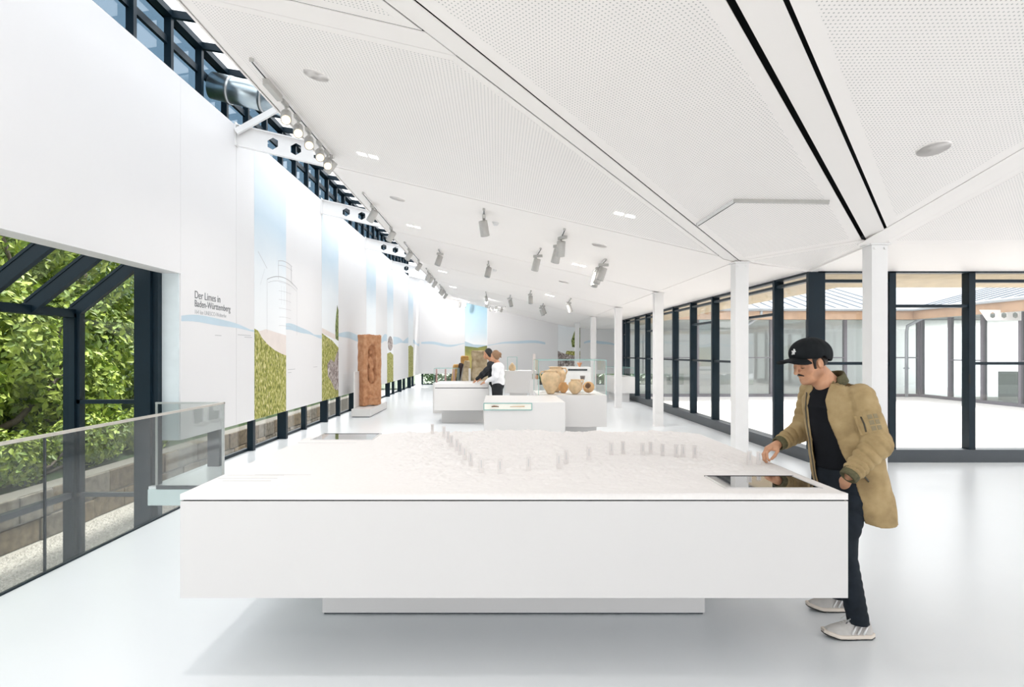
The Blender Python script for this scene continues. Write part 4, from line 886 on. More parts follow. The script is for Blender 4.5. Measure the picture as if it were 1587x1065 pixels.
# ------------------------------------------------------------------ signed-distance modelling of organic shapes
def surfnet(f, lo, hi, h, B=10):
    lo = np.array(lo, float); hi = np.array(hi, float); nb = np.ceil((hi-lo)/(h*B)).astype(int); n = nb*B
    bi = np.stack(np.meshgrid(*[np.arange(k) for k in nb], indexing='ij'), -1).reshape(-1,3)
    c = f(lo + (bi*B + (B-1)/2)*h); act = np.abs(c) < B*h*1.25
    vals = np.ones(n, np.float32)
    vb = vals.reshape(nb[0],B,nb[1],B,nb[2],B)
    for q, s_ in zip(bi[(~act) & (c < 0)], c[(~act) & (c < 0)]): vb[q[0],:,q[1],:,q[2],:] = -1
    loc = np.stack(np.meshgrid(*[np.arange(B)]*3, indexing='ij'), -1).reshape(-1,3)
    A = bi[act]
    for i in range(0, len(A), 150):
        a = A[i:i+150]; P = lo + ((a*B)[:,None,:] + loc[None])*h; v = f(P.reshape(-1,3)).reshape(len(a),B,B,B)
        for q, w_ in zip(a, v): vb[q[0],:,q[1],:,q[2],:] = w_
    ins = vals < 0
    cnt = np.zeros(n-1, np.uint8)
    for dx in (0,1):
        for dy in (0,1):
            for dz in (0,1): cnt += ins[dx:n[0]-1+dx, dy:n[1]-1+dy, dz:n[2]-1+dz]
    cells = np.argwhere((cnt > 0) & (cnt < 8)); m = len(cells)
    idx = np.full(n-1, -1, np.int32); idx[tuple(cells.T)] = np.arange(m)
    acc = np.zeros((m,3)); num = np.zeros(m)
    cor = [np.array((a,b,c_)) for a in (0,1) for b in (0,1) for c_ in (0,1)]
    cv = {tuple(k): vals[tuple((cells+k).T)] for k in cor}
    for k in cor:
        for ax in range(3):
            if k[ax]: continue
            k2 = k.copy(); k2[ax] = 1; v0, v1 = cv[tuple(k)], cv[tuple(k2)]; x = (v0 < 0) != (v1 < 0)
            t = np.where(x, v0/np.where(x, v0-v1, 1), 0); p = np.repeat(k[None].astype(float), m, 0); p[:,ax] = t
            acc[x] += p[x]; num += x
    V = lo + (cells + acc/np.maximum(num,1)[:,None])*h
    F = []
    for ax in range(3):
        u, w_ = (ax+1) % 3, (ax+2) % 3; s0 = [slice(0,n[i]-1) for i in range(3)]; s1 = list(s0); s1[ax] = slice(1,n[ax])
        a_, b_ = ins[tuple(s0)], ins[tuple(s1)]; e = np.argwhere(a_ != b_); e = e[(e[:,u] > 0) & (e[:,w_] > 0)]
        if not len(e): continue
        du = np.zeros(3,int); du[u] = 1; dw = np.zeros(3,int); dw[w_] = 1
        q = np.stack([idx[tuple((e-du-dw).T)], idx[tuple((e-dw).T)], idx[tuple(e.T)], idx[tuple((e-du).T)]], 1)
        fl = ~a_[tuple(e.T)]; q[fl] = q[fl][:, ::-1]; F.append(q[(q >= 0).all(1)])
    return V, np.concatenate(F)
def rc(P, a, b, r1, r2):
    a = np.asarray(a, float); ba = np.asarray(b, float)-a; d = P-a; t = np.clip(d@ba/(ba@ba), 0, 1); return np.linalg.norm(d-t[:,None]*ba, axis=1)-(r1+(r2-r1)*t)
def ell(P, c, r, R=None):
    q = P-np.asarray(c, float)
    if R is not None: q = q@R
    r = np.asarray(r, float); k0 = np.linalg.norm(q/r, axis=1)+1e-9; k1 = np.linalg.norm(q/r**2, axis=1)+1e-9; return k0*(k0-1)/k1
def smin(a, b, k): h_ = np.clip(0.5+0.5*(b-a)/k, 0, 1); return b+(a-b)*h_-k*h_*(1-h_)
def smax(a, b, k): return -smin(-a, -b, k)
def U(k, *ds):
    o = ds[0]
    for d in ds[1:]: o = smin(o, d, k)
    return o
def sdf(name, f, lo, hi, h, m, parent, smooth_it=2):
    V, F = surfnet(f, lo, hi, h)
    o = mk(name, V, F, m, parent, True)
    if smooth_it:
        bm = bmesh.new(); bm.from_mesh(o.data)
        for _ in range(smooth_it): bmesh.ops.smooth_vert(bm, verts=bm.verts, factor=0.5, use_axis_x=True, use_axis_y=True, use_axis_z=True)
        bm.to_mesh(o.data); bm.free()
    return o
def loft(P, zs, xs, ys, fa, la, ang=None, Fd=None, Ld=None):
    """stacked ellipses: centre (xs,ys), half depth fa along Fd, half width la along Ld, each a table over height zs"""
    z = P[:,2]; cx = np.interp(z,zs,xs); cy = np.interp(z,zs,ys); a = np.interp(z,zs,fa); b = np.interp(z,zs,la)
    dx = P[:,0]-cx; dy = P[:,1]-cy; f_ = dx*Fd[0]+dy*Fd[1]; l_ = dx*Ld[0]+dy*Ld[1]
    k0 = np.sqrt((f_/a)**2+(l_/b)**2)+1e-9; k1 = np.sqrt((f_/a**2)**2+(l_/b**2)**2)+1e-9
    d = k0*(k0-1)/k1; return np.maximum(d, np.maximum(zs[0]-z, z-zs[-1])), f_, l_

# ------------------------------------------------------------------ materials for people
SKIN = noisemat('skin_tan', [(0.3,(0.50,0.25,0.15)),(0.5,(0.61,0.32,0.19)),(0.7,(0.69,0.39,0.25))], 14, 0.5)
KHAKI = noisemat('khaki_cotton', [(0.3,(0.29,0.205,0.10)),(0.5,(0.40,0.29,0.145)),(0.7,(0.48,0.36,0.195))], 9, 0.85, bump=0.45)
OLIVE = mat('olive_rib_knit', (0.105,0.095,0.048), 0.9, var=0.2, scale=80, bump=0.3)
LINING = mat('olive_lining', (0.09,0.085,0.045), 0.8, var=0.2, scale=30)
BLACKT = mat('black_jersey', (0.006,0.007,0.010), 0.85, var=0.2, scale=12, spec=0.2)
TROUS = mat('dark_slate_cotton', (0.012,0.017,0.024), 0.85, var=0.3, scale=14, spec=0.25)
CAPM = mat('black_wool_cap', (0.007,0.009,0.011), 0.85, var=0.2, scale=30, spec=0.25)
HAIRM = mat('dark_brown_hair', (0.016,0.010,0.007), 0.6, var=0.3, scale=60)
SHOEM = mat('shoe_grey_suede', (0.52,0.50,0.48), 0.8, var=0.08, scale=25, bump=0.15)
SOLEW = mat('sole_cream', (0.74,0.66,0.58), 0.6); SOLEB = mat('sole_black', (0.01,0.012,0.014), 0.7); STRW = mat('stripe_white', (0.82,0.82,0.82), 0.6)
PATCH = mat('patch_thread', (0.27,0.22,0.13), 0.8); ZIPM = mat('zip_metal', (0.10,0.09,0.07), 0.4, 0.6)

SKINM = SKIN.copy(); SKINM.name = 'skin_tan_shaved'; _b = SKINM.node_tree.nodes['Principled BSDF']; _src = _b.inputs['Base Color'].links[0].from_socket
_N, _L = SKINM.node_tree.nodes, SKINM.node_tree.links
def stubble_at(p, r0, r1):                            # shaved beard shadow around the chin and jaw
    d = _N.new('ShaderNodeVectorMath'); d.operation = 'DISTANCE'; d.inputs[1].default_value = p; tc = [n for n in _N if n.type == 'TEX_COORD'][0]; _L.new(tc.outputs['Object'], d.inputs[0])
    mr = _N.new('ShaderNodeMapRange'); mr.inputs['From Min'].default_value = r0; mr.inputs['From Max'].default_value = r1; mr.inputs['To Min'].default_value = 0.55; mr.inputs['To Max'].default_value = 0.0
    mx = _N.new('ShaderNodeMix'); mx.data_type = 'RGBA'; mx.inputs[7].default_value = (0.24,0.12,0.075,1); _L.new(d.outputs['Value'], mr.inputs['Value']); _L.new(mr.outputs[0], mx.inputs[0]); _L.new(_b.inputs['Base Color'].links[0].from_socket, mx.inputs[6]); _L.new(mx.outputs[2], _b.inputs['Base Color'])
# ------------------------------------------------------------------ the man beside the table
Fd = np.array((-0.90,-0.43)); Fd /= np.linalg.norm(Fd); Ld = np.array((-Fd[1], Fd[0])); Ld = Ld if Ld[1] < 0 else -Ld
man = empty('person', (2.1,3.68,0), 'man in black cap and khaki bomber jacket placing a marker on the relief table', 'person')
SHL, SHR = np.array((2.165,3.61,1.385)), np.array((2.055,3.955,1.40))
ELL, WRL = np.array((2.195,3.50,1.12)), np.array((2.025,3.46,0.965))
ELR, WRR = np.array((2.04,4.06,1.13)), np.array((1.845,3.97,1.055))
NB = np.array((2.075,3.775,1.45))
# head frame
yaw = np.array((-0.955,-0.297)); pit = math.radians(20)
hf = np.array((yaw[0]*math.cos(pit), yaw[1]*math.cos(pit), -math.sin(pit))); hl = np.array((-yaw[1], yaw[0], 0)); hl = hl if hl[1] < 0 else -hl
hu = np.cross(hf, hl); hu = hu if hu[2] > 0 else -hu
HC = np.array((1.919,3.735,1.590)); HR = np.stack([hf,hl,hu],1)
def hp(f_, l_, u_): return HC + HR@np.array((f_,l_,u_))
def head_sdf(P):
    Q = (P-HC)@HR; e = lambda c, r: ell(Q, c, r)
    Q2 = Q.copy(); Q2[:,1] = np.abs(Q[:,1])          # mirrored features
    e2 = lambda c, r: ell(Q2, c, r)
    d = U(0.03, e((-0.02,0,0.035),(0.098,0.077,0.088)), e((0.018,0,-0.040),(0.070,0.060,0.078)))
    d = smin(d, rc(Q,(0.045,0,-0.098),(0.072,0,-0.100),0.030,0.019), 0.03)          # chin
    d = smin(d, rc(Q2,(0.052,0.018,-0.095),(-0.012,0.058,-0.058),0.020,0.020), 0.02) # jaw line
    d = smin(d, e2((0.055,0.042,-0.028),(0.022,0.020,0.022)), 0.02)                 # cheek
    d = smin(d, e((0.076,0,0.022),(0.014,0.046,0.011)), 0.014)                      # brow
    d = smax(d, -e2((0.092,0.031,0.003),(0.017,0.019,0.012)), 0.010)                # eye sockets
    d = smin(d, e2((0.071,0.031,0.001),(0.0125,0.0150,0.0115)), 0.004)              # lids
    d = smin(d, rc(Q,(0.083,0,0.014),(0.113,0,-0.027),0.0080,0.0125), 0.008)        # nose
    d = smin(d, e2((0.092,0.012,-0.031),(0.012,0.008,0.008)), 0.005)
    d = smin(d, e((0.082,0,-0.058),(0.012,0.023,0.0065)), 0.006); d = smin(d, e((0.080,0,-0.070),(0.012,0.020,0.0070)), 0.006)
    d = smax(d, -e((0.094,0,-0.0640),(0.009,0.022,0.0014)), 0.003)
    ear = U(0.006, ell(Q2@np.array([[1,0,0],[0,1,0],[0,0,1.0]]), (-0.012,0.079,-0.008), (0.021,0.009,0.031)))
    ear = smax(ear, -e2((-0.009,0.088,-0.005),(0.012,0.007,0.019)), 0.005)
    d = smin(d, ear, 0.006)
    return d
def finger(P, pts, r): return U(0.004, *[rc(P, pts[i], pts[i+1], r*(1-0.08*i), r*(1-0.08*(i+1))) for i in range(len(pts)-1)])
# right hand pinching the block: knuckles towards the table, fingers bent down
hd = (WRR-ELR)/np.linalg.norm(WRR-ELR)
HD = np.array((-0.86,-0.28,-0.30)); HD /= np.linalg.norm(HD)      # direction of the palm
HN = np.array((-0.28,0.10,0.95)); HN -= HD*(HN@HD); HN /= np.linalg.norm(HN); HS = np.cross(HD, HN)
if HS[1] > 0: HS = -HS                                            # towards the camera: thumb side
WP = WRR+HD*0.015
def hpt(a, b, c): return WP + HD*a + HS*b + HN*c
KN = [(0.082,0.030),(0.088,0.010),(0.084,-0.011),(0.075,-0.030)]
FING = []
for i, (a, b) in enumerate(KN):
    L_ = (0.043,0.047,0.044,0.034)[i]; k = 0.004*i
    FING.append([hpt(a-.012,b,0.004), hpt(a+L_*.80,b*0.93,-0.012-k), hpt(a+L_*1.05,b*0.86,-0.045-k), hpt(a+L_*0.85,b*0.8,-0.066-k)])
THUMB = [hpt(0.022,0.030,-0.006), hpt(0.052,0.050,-0.026), hpt(0.086,0.048,-0.046), hpt(0.106,0.036,-0.058)]
def hand_sdf(P):
    palm = U(0.014, rc(P, WP, hpt(0.074,0.020,0), 0.022, 0.0155), rc(P, WP, hpt(0.078,0.0,0.002), 0.022, 0.0155), rc(P, WP, hpt(0.068,-0.022,0), 0.021, 0.0145), rc(P, hpt(0.015,0.015,-0.01), hpt(0.05,0.032,-0.012), 0.018, 0.016))
    d = palm
    for i, fp in enumerate(FING): d = smin(d, finger(P, fp, (0.0095,0.0098,0.0093,0.0082)[i]), 0.004)
    return smin(d, finger(P, THUMB, 0.0115), 0.006)
def body_sdf(P):
    d = head_sdf(P)
    d = smin(d, rc(P, hp(-0.035,0,-0.055), NB, 0.056, 0.062), 0.035)
    d = smin(d, rc(P, hp(0.0,0,-0.085), NB+np.array((-0.03,-0.015,-0.01)), 0.040, 0.052), 0.03)
    chest, _, _ = loft(P, [0.86,1.0,1.2,1.36,1.44], [2.15,2.14,2.11,2.10,2.085], [3.72,3.73,3.76,3.77,3.775], [0.10,0.095,0.10,0.10,0.06], [0.15,0.145,0.15,0.16,0.09], None, Fd, Ld)
    d = smin(d, chest, 0.05)
    for s_, e_, w_ in ((SHL,ELL,WRL),(SHR,ELR,WRR)): d = U(0.02, d, rc(P, s_-np.array((0,0,.03)), e_, 0.048, 0.038), rc(P, e_, w_, 0.038, 0.026))
    d = smin(d, hand_sdf(P), 0.008)
    d = U(0.01, d, rc(P, WRL, WRL+np.array((0.012,0.085,-0.065)), 0.027, 0.030), rc(P, WRL+np.array((0.012,0.085,-.065)), WRL+np.array((0.05,0.16,-.13)), 0.031, 0.024))
    for hp_, kn, an in LEGS: d = U(0.03, d, rc(P, hp_, kn, 0.07, 0.048), rc(P, kn, an, 0.046, 0.034), )
    return d
LEGS = [((2.145,3.63,0.88),(2.015,3.535,0.52),(2.095,3.51,0.10)), ((2.095,3.82,0.88),(2.045,3.85,0.50),(2.19,3.88,0.10))]
sdf('body', body_sdf, (1.66,3.38,0.08), (2.42,4.18,1.72), 0.0032, SKINM, man, 1); stubble_at(hp(0.055,0,-0.10), 0.02, 0.055); stubble_at(hp(0.01,0.06,-0.07), 0.01, 0.04)
CS, cpit = 1.10, math.radians(5)                                 # the cap sits larger and tipped back
cf = np.array((yaw[0]*math.cos(cpit), yaw[1]*math.cos(cpit), -math.sin(cpit))); cu_ = np.cross(cf, hl); cu_ = cu_ if cu_[2] > 0 else -cu_
CR = np.stack([cf,hl,cu_],1)
HC2 = HC + cu_*0.012
def cp(f_, l_, u_): return HC2 + CR@np.array((f_,l_,u_))*CS
# hair, moustache, stubble
def hair_sdf(P):
    Q = (P-HC)@HR; sh = U(0.03, ell(Q,(-0.022,0,0.033),(0.1015,0.0805,0.092)), ell(Q,(-0.03,0,-0.015),(0.085,0.0745,0.075)))
    cut = smax(sh, -(Q[:,2]+0.035-0.25*np.clip(-Q[:,0]-0.02,0,1)*0-0.0), 0.004)
    cut = np.maximum(cut, Q[:,0]-0.028+0.25*np.clip(-Q[:,2],0,1)*0)
    ear = ell(np.stack([Q[:,0],np.abs(Q[:,1]),Q[:,2]],1), (-0.012,0.08,-0.012),(0.030,0.03,0.036)); cut = smax(cut, -ear, 0.003)
    side = rc(np.stack([Q[:,0],np.abs(Q[:,1]),Q[:,2]],1), (0.018,0.0685,0.02),(0.022,0.066,-0.026),0.011,0.006)
    return smin(cut, side, 0.004)
sdf('hair', hair_sdf, HC-0.16, HC+0.16, 0.0035, HAIRM, man, 1)
def stache(P):
    Q = (P-HC)@HR; Q[:,1] = np.abs(Q[:,1]); return U(0.003, rc(Q,(0.0945,0.003,-0.046),(0.083,0.024,-0.056),0.0052,0.0035))
sdf('moustache', stache, hp(0.08,0,-0.05)-0.05, hp(0.08,0,-0.05)+0.05, 0.0018, HAIRM, man, 1)
for s_ in (-1,1): tube('eyebrow', [hp(0.0885,0.012*s_,0.020), hp(0.085,0.032*s_,0.026), hp(0.070,0.050*s_,0.020)], [0.0025,0.004,0.002], HAIRM, man, 8)
for s_ in (-1,1): tube('eyelashes', [hp(0.083,0.018*s_,-0.004), hp(0.0845,0.031*s_,-0.007), hp(0.078,0.044*s_,-0.004)], [0.001,0.0018,0.001], HAIRM, man, 6)
# cap
def crown(P):
    Q = (P-HC2)@CR/CS; o = U(0.04, ell(Q,(-0.012,0,0.045),(0.118,0.093,0.083)), ell(Q,(-0.03,0,0.02),(0.105,0.089,0.085)))
    i_ = U(0.04, ell(Q,(-0.012,0,0.043),(0.111,0.086,0.077)), ell(Q,(-0.03,0,0.018),(0.098,0.082,0.079)))
    o = o + 0.0012*np.cos(6*np.arctan2(Q[:,1],Q[:,0]+0.015))**8
    low = -(Q[:,2]-(0.014+0.26*np.minimum(Q[:,0]+0.01,0))); ear = ell(np.stack([Q[:,0],np.abs(Q[:,1]),Q[:,2]],1), (-0.012,0.085,-0.012),(0.028,0.03,0.040))
    return CS*smax(smax(smax(o, -i_, 0.003), low, 0.004), -ear, 0.003)
cap = sdf('cap', crown, HC-0.21, HC+0.21, 0.0035, CAPM, man, 1)
def brim(P):
    Q = (P-HC2)@CR/CS; x, y, z = Q[:,0], Q[:,1], Q[:,2]
    sheet = np.abs(z-(0.022-4.0*y**2-0.10*(x-0.09)))-0.0035
    out = np.sqrt(((x-0.080)/0.112)**2+(y/0.092)**2)-1
    return np.maximum(np.maximum(sheet*0.8, out*0.08), 0.060-x)
sdf('cap_brim', brim, cp(0.12,0,0.02)-0.16, cp(0.12,0,0.02)+0.16, 0.003, CAPM, cap, 1)
bt = cp(-0.012,0,0.127); mk('cap_button', *tube_geo([bt, bt+cu_*0.006], [0.008,0.004], 10), CAPM, cap)
for (a, b) in (((0.006,0.070),(-0.010,0.050)),((0.012,0.060),(-0.014,0.062)),((-0.002,0.074),(0.004,0.044)),((0.004,0.050),(-0.012,0.044))):
    pts = []
    for l_, u_ in (a, b):
        f_ = 0.118*math.sqrt(max(0.05,1-(l_/0.093)**2-((u_-0.045)/0.083)**2))-0.012+0.004; pts.append(cp(f_, l_+0.012, u_))
    tube('cap_emblem', pts, 0.0040, STRW, cap, 6)
# shirt
def shirt_sdf(P):
    d, f_, l_ = loft(P, [0.945,1.05,1.2,1.32,1.40,1.455,1.478], [2.125,2.115,2.09,2.075,2.072,2.070,2.068], [3.71,3.72,3.75,3.76,3.765,3.772,3.775], [0.125,0.122,0.125,0.120,0.095,0.072,0.066], [0.165,0.165,0.17,0.165,0.14,0.075,0.068], None, Fd, Ld)
    d = d + 0.004*np.sin(26*P[:,2]+9*l_)*np.clip(1.25-P[:,2],0,1)*2
    inner = rc(P, NB-np.array((0,0,0.02)), hp(-0.03,0,-0.06), 0.060, 0.058); return smax(d, -inner, 0.006)
sdf('shirt', shirt_sdf, (1.88,3.5,0.92), (2.34,4.0,1.5), 0.006, BLACKT, man)
# jacket
JZ = [0.655,0.80,0.95,1.10,1.25,1.36,1.43,1.50]
JX = [2.175,2.17,2.15,2.135,2.12,2.11,2.10,2.085]; JY = [3.70,3.705,3.72,3.735,3.755,3.765,3.77,3.775]
JA = [0.165,0.165,0.165,0.165,0.165,0.145,0.110,0.085]; JB = [0.235,0.235,0.225,0.215,0.215,0.215,0.165,0.095]
def torso_j(P, g): return loft(P, JZ if g == 0 else [JZ[0]-.1]+JZ[1:-1]+[JZ[-1]+.1], JX, JY, [a-g for a in JA], [b-g for b in JB], None, Fd, Ld)
def folds(P, a, b, amp, fr):
    a = np.asarray(a); ba = np.asarray(b)-a; L_ = np.linalg.norm(ba); t = (P-a)@ba/L_; s_ = P@np.array((3.1,4.7,2.2)); return amp*(1.1-2*np.sqrt(np.abs(np.sin(0.5*fr*t+1.3*np.sin(s_*6)))+0.01))
def jacket_sdf(P):
    o, f_, l_ = torso_j(P, 0); z = P[:,2]
    fo = 0.008*np.sin(l_*30+2.2*np.sin(z*8))*np.clip((1.32-z)*1.6,0.15,1) + 0.004*(1-2*np.sqrt(np.abs(np.sin(z*24+l_*20+f_*9+1.5*np.sin(l_*25)))))
    i_, fi, li = torso_j(P, 0.014); o = o+fo; i_ = i_+fo
    w0 = np.interp(z, [0.65,0.80,0.95,1.10,1.25,1.36,1.44,1.50], [-0.115,-0.115,-0.115,-0.115,-0.105,-0.095,-0.075,-0.06])   # right front edge
    w1 = np.interp(z, [0.65,0.80,0.95,1.10,1.25,1.36,1.44,1.50], [0.150,0.145,0.120,0.075,0.040,0.025,0.035,0.06])            # left front edge, swept back at the pocket
    open_ = np.maximum(np.maximum(w0-l_, l_-w1), -(f_+0.005))
    d = smax(smax(o, -i_, 0.004), -open_, 0.006)
    rs_ = U(0.02, rc(P,SHR,ELR,0.072,0.064)+folds(P,SHR,ELR,0.005,110), rc(P,ELR,WRR-(WRR-ELR)*0.22,0.068,0.050)+folds(P,ELR,WRR,0.007,190))
    ls_ = U(0.02, rc(P,SHL,ELL,0.080,0.076)+folds(P,SHL,ELL,0.0035,90), rc(P,ELL,WRL-(WRL-ELL)*0.12,0.074,0.054)+folds(P,ELL,WRL,0.008,170))
    arm_cut = np.maximum(i_, -0.0)                    # keep the inside of the coat clear of the sleeves
    sl_ = np.minimum(rs_, ls_)
    d = smin(d, smax(sl_, -(i_+0.004), 0.004), 0.007)
    hole = np.minimum(rc(P, ELR, WRR+(WRR-ELR)*0.3, 0.036, 0.036), rc(P, ELL, WRL+(WRL-ELL)*0.3, 0.036, 0.038))
    d = smax(d, -hole, 0.004)
    neck = rc(P, NB-np.array((0,0,0.03)), hp(-0.03,0,-0.06), 0.070, 0.074)
    return smax(d, -neck, 0.006)
jk = sdf('jacket', jacket_sdf, (1.84,3.36,0.64), (2.46,4.18,1.52), 0.0055, KHAKI, man, 1)
def ring(name, c, ax, r, hgt, th, m, parent, sq=1.0):
    c, ax = Vector(c), Vector(ax).normalized(); u = ax.orthogonal().normalized(); v = ax.cross(u); V, F = [], []; n = 40
    for k in range(n):
        a = 2*math.pi*k/n; rib = 0.0012*(k % 2)
        for rr, hh in ((r,-hgt/2),(r+th+rib,-hgt/2*0.8),(r+th*1.1+rib,0),(r+th+rib,hgt/2*0.8),(r,hgt/2)): V.append(c+(u*math.cos(a)+v*math.sin(a)*sq)*rr+ax*hh)
    for k in range(n):
        for j in range(5): F.append((k*5+j, k*5+(j+1) % 5, ((k+1) % n)*5+(j+1) % 5, ((k+1) % n)*5+j))
    return mk(name, V, F, m, parent, True)
ring('cuff', WRR-(WRR-ELR)*0.10, WRR-ELR, 0.036, 0.070, 0.009, OLIVE, jk); ring('cuff', WRL+(WRL-ELL)*0.02, WRL-ELL, 0.040, 0.075, 0.009, OLIVE, jk)
def collar(P):
    c = NB+np.array((0.012,0.005,0.030)); ax = np.array((-0.42,-0.12,1.0)); ax /= np.linalg.norm(ax); q = P-c; t = q@ax; rad = np.linalg.norm(q-t[:,None]*ax, axis=1)
    d = np.maximum(np.abs(rad-(0.080-0.12*t))-0.006, np.abs(t)-0.032); fr = q[:,0]*Fd[0]+q[:,1]*Fd[1]; ll = q[:,0]*Ld[0]+q[:,1]*Ld[1]
    return smax(d, np.minimum(fr-0.045, 1), 0.004)
sdf('collar', collar, NB-0.13, NB+0.14, 0.004, OLIVE, jk, 1)
# zip lines down both front edges and sleeve pocket
def on_jacket(l_, z, off=0.0):
    cx, cy = np.interp(z,JZ,JX), np.interp(z,JZ,JY); a, b = np.interp(z,JZ,JA), np.interp(z,JZ,JB); f_ = a*math.sqrt(max(0.02,1-(l_/b)**2))+off
    return (cx+Fd[0]*f_+Ld[0]*l_, cy+Fd[1]*f_+Ld[1]*l_, z)
tube('zip', [on_jacket(-0.122,z,0.010) for z in (1.40,1.3,1.2,1.1,1.0,0.9,0.8,0.7)], 0.004, ZIPM, jk, 6)
tube('pocket_slit', [on_jacket(l_,z,0.009) for z,l_ in ((0.985,0.150),(0.95,0.170),(0.905,0.190))], 0.005, ZIPM, jk, 6)
ua = (ELL-SHL)/np.linalg.norm(ELL-SHL); on = np.array((0.10,-1.0,0.06)); on -= ua*(on@ua); on /= np.linalg.norm(on); ot = np.cross(ua, on); ot = ot if ot[0] > 0 else -ot
pc = SHL+(ELL-SHL)*0.60+on*0.080
def quadp(c, w, h_, m, name, parent, th=0.003, x0=0.0):
    V = []; n = 6
    for i in range(n+1):
        t = (i/n-0.5)*2; x = t*w/2+x0-0.045; dn = math.sqrt(max(0.0004,0.0815**2-x*x))-0.0815
        for s_ in (-1,1): V.append(c+ot*x+on*(dn)+ua*s_*h_/2)
    F = [(2*i,2*i+1,2*i+3,2*i+2) for i in range(n)]; o = mk(name, V, F, m, parent); md = o.modifiers.new('thick','SOLIDIFY'); md.thickness = th; md.offset = 1; return o
pk_ = quadp(pc, 0.105, 0.115, KHAKI, 'sleeve_pocket', jk)
for k in range(2):
    for j in range(3): quadp(pc+ua*(-0.034+0.034*j)+on*0.002, 0.022, 0.026, PATCH, 'pen_loop', pk_, x0=0.005+0.028*k)
tube('pocket_zip', [pc-ot*0.072-ua*0.045-on*0.038, pc-ot*0.070-on*0.034, pc-ot*0.072+ua*0.045-on*0.038], 0.005, ZIPM, pk_, 6)
# trousers
def trousers_sdf(P):
    d, f_, l_ = loft(P, [0.80,0.88,0.96,1.0], [2.13,2.135,2.135,2.135], [3.71,3.71,3.71,3.71], [0.125,0.135,0.128,0.12], [0.165,0.175,0.168,0.16], None, Fd, Ld)
    for hp_, kn, an in LEGS:
        an2 = np.array(an)+np.array((0,0,-0.015))
        leg = U(0.03, rc(P,hp_,kn,0.098,0.068)+folds(P,hp_,kn,0.004,90), rc(P,kn,an2,0.067,0.055)+folds(P,kn,an2,0.0028,110)); d = smin(d, leg, 0.035)
    return np.maximum(d, 0.085-P[:,2])
sdf('trousers', trousers_sdf, (1.86,3.36,0.075), (2.40,4.02,1.0), 0.006, TROUS, man)
# shoes
def shoe(ankle, toe_dir, parent):
    td = np.array((*toe_dir,0.0)); td /= np.linalg.norm(td); sd = np.array((-td[1],td[0],0)); o = np.array((ankle[0],ankle[1],0.0))
    w = lambda a, b, c: o+td*a+sd*b+np.array((0,0,c))
    def loc(P): q = P-o; return np.stack([q@td, q@sd, q[:,2]], 1)
    def outline(Q): 
        hw = np.interp(Q[:,0], [-0.085,-0.06,0.0,0.08,0.14,0.185,0.20], [0.016,0.034,0.037,0.046,0.046,0.033,0.018]); return np.maximum(np.abs(Q[:,1]-0.004*np.sin(Q[:,0]*9))-hw, np.maximum(-0.085-Q[:,0], Q[:,0]-0.20))
    def upper(P):
        Q = loc(P); top = np.interp(Q[:,0], [-0.085,-0.05,0.0,0.045,0.10,0.15,0.20], [0.105,0.110,0.112,0.108,0.086,0.071,0.052])
        rnd = np.abs(Q[:,1])/0.046; d = smax(outline(Q)+0.004+0.25*np.clip(Q[:,2]-0.03,0,1), Q[:,2]-top+0.022*rnd**2, 0.018); d = np.maximum(d, 0.018-Q[:,2])
        return smax(d, -rc(Q,(-0.035,0,0.13),(0.012,0,0.10),0.040,0.030), 0.006)
    sh = sdf('shoe', upper, o+np.array((-0.24,-0.24,0.0)), o+np.array((0.24,0.24,0.14)), 0.0035, SHOEM, parent, 1)
    lift = lambda Q: np.interp(Q[:,0], [-0.085,-0.05,0.12,0.20], [0.004,0.0,0.002,0.024])
    def mid(P): Q = loc(P); return smax(outline(Q)-0.004, np.abs(Q[:,2]-lift(Q)-0.017)-0.011, 0.004)
    def bot(P): Q = loc(P); return smax(outline(Q)-0.003, np.abs(Q[:,2]-lift(Q)-0.0045)-0.0045, 0.002)
    sdf('midsole', mid, o+np.array((-0.24,-0.24,-0.01)), o+np.array((0.24,0.24,0.07)), 0.0035, SOLEW, sh, 1); sdf('outsole', bot, o+np.array((-0.24,-0.24,-0.01)), o+np.array((0.24,0.24,0.06)), 0.003, SOLEB, sh, 0)
    for s_ in (-1,1):
        for k in range(3):
            a = 0.055-0.032*k; tube('stripe', [w(a,s_*0.041,0.034), w(a-0.012,s_*0.0385,0.056), w(a-0.026,s_*0.032,0.078)], 0.0055, STRW, sh, 6)
    for k in range(5):
        a = 0.105-0.016*k; z = 0.082+0.008*k; tube('lace', [w(a,-0.024,z-0.010), w(a-0.004,0,z+0.002), w(a-0.008,0.024,z-0.010)], 0.0032, STRW, sh, 6)
    tube('toe_seam', [w(0.12,-0.034,0.052), w(0.148,-0.018,0.060), w(0.155,0,0.062), w(0.148,0.018,0.060), w(0.12,0.034,0.052)], 0.002, PATCH, sh, 6)
    tube('bow', [w(0.05,0,0.112), w(0.06,0.03,0.118), w(0.085,0.035,0.095), w(0.055,0.008,0.11), w(0.06,-0.03,0.116), w(0.085,-0.032,0.094)], 0.003, STRW, sh, 6)
    return sh
shoe((2.095,3.515), (-1,0.06), man); shoe((2.195,3.885), (-1,0.10), man)

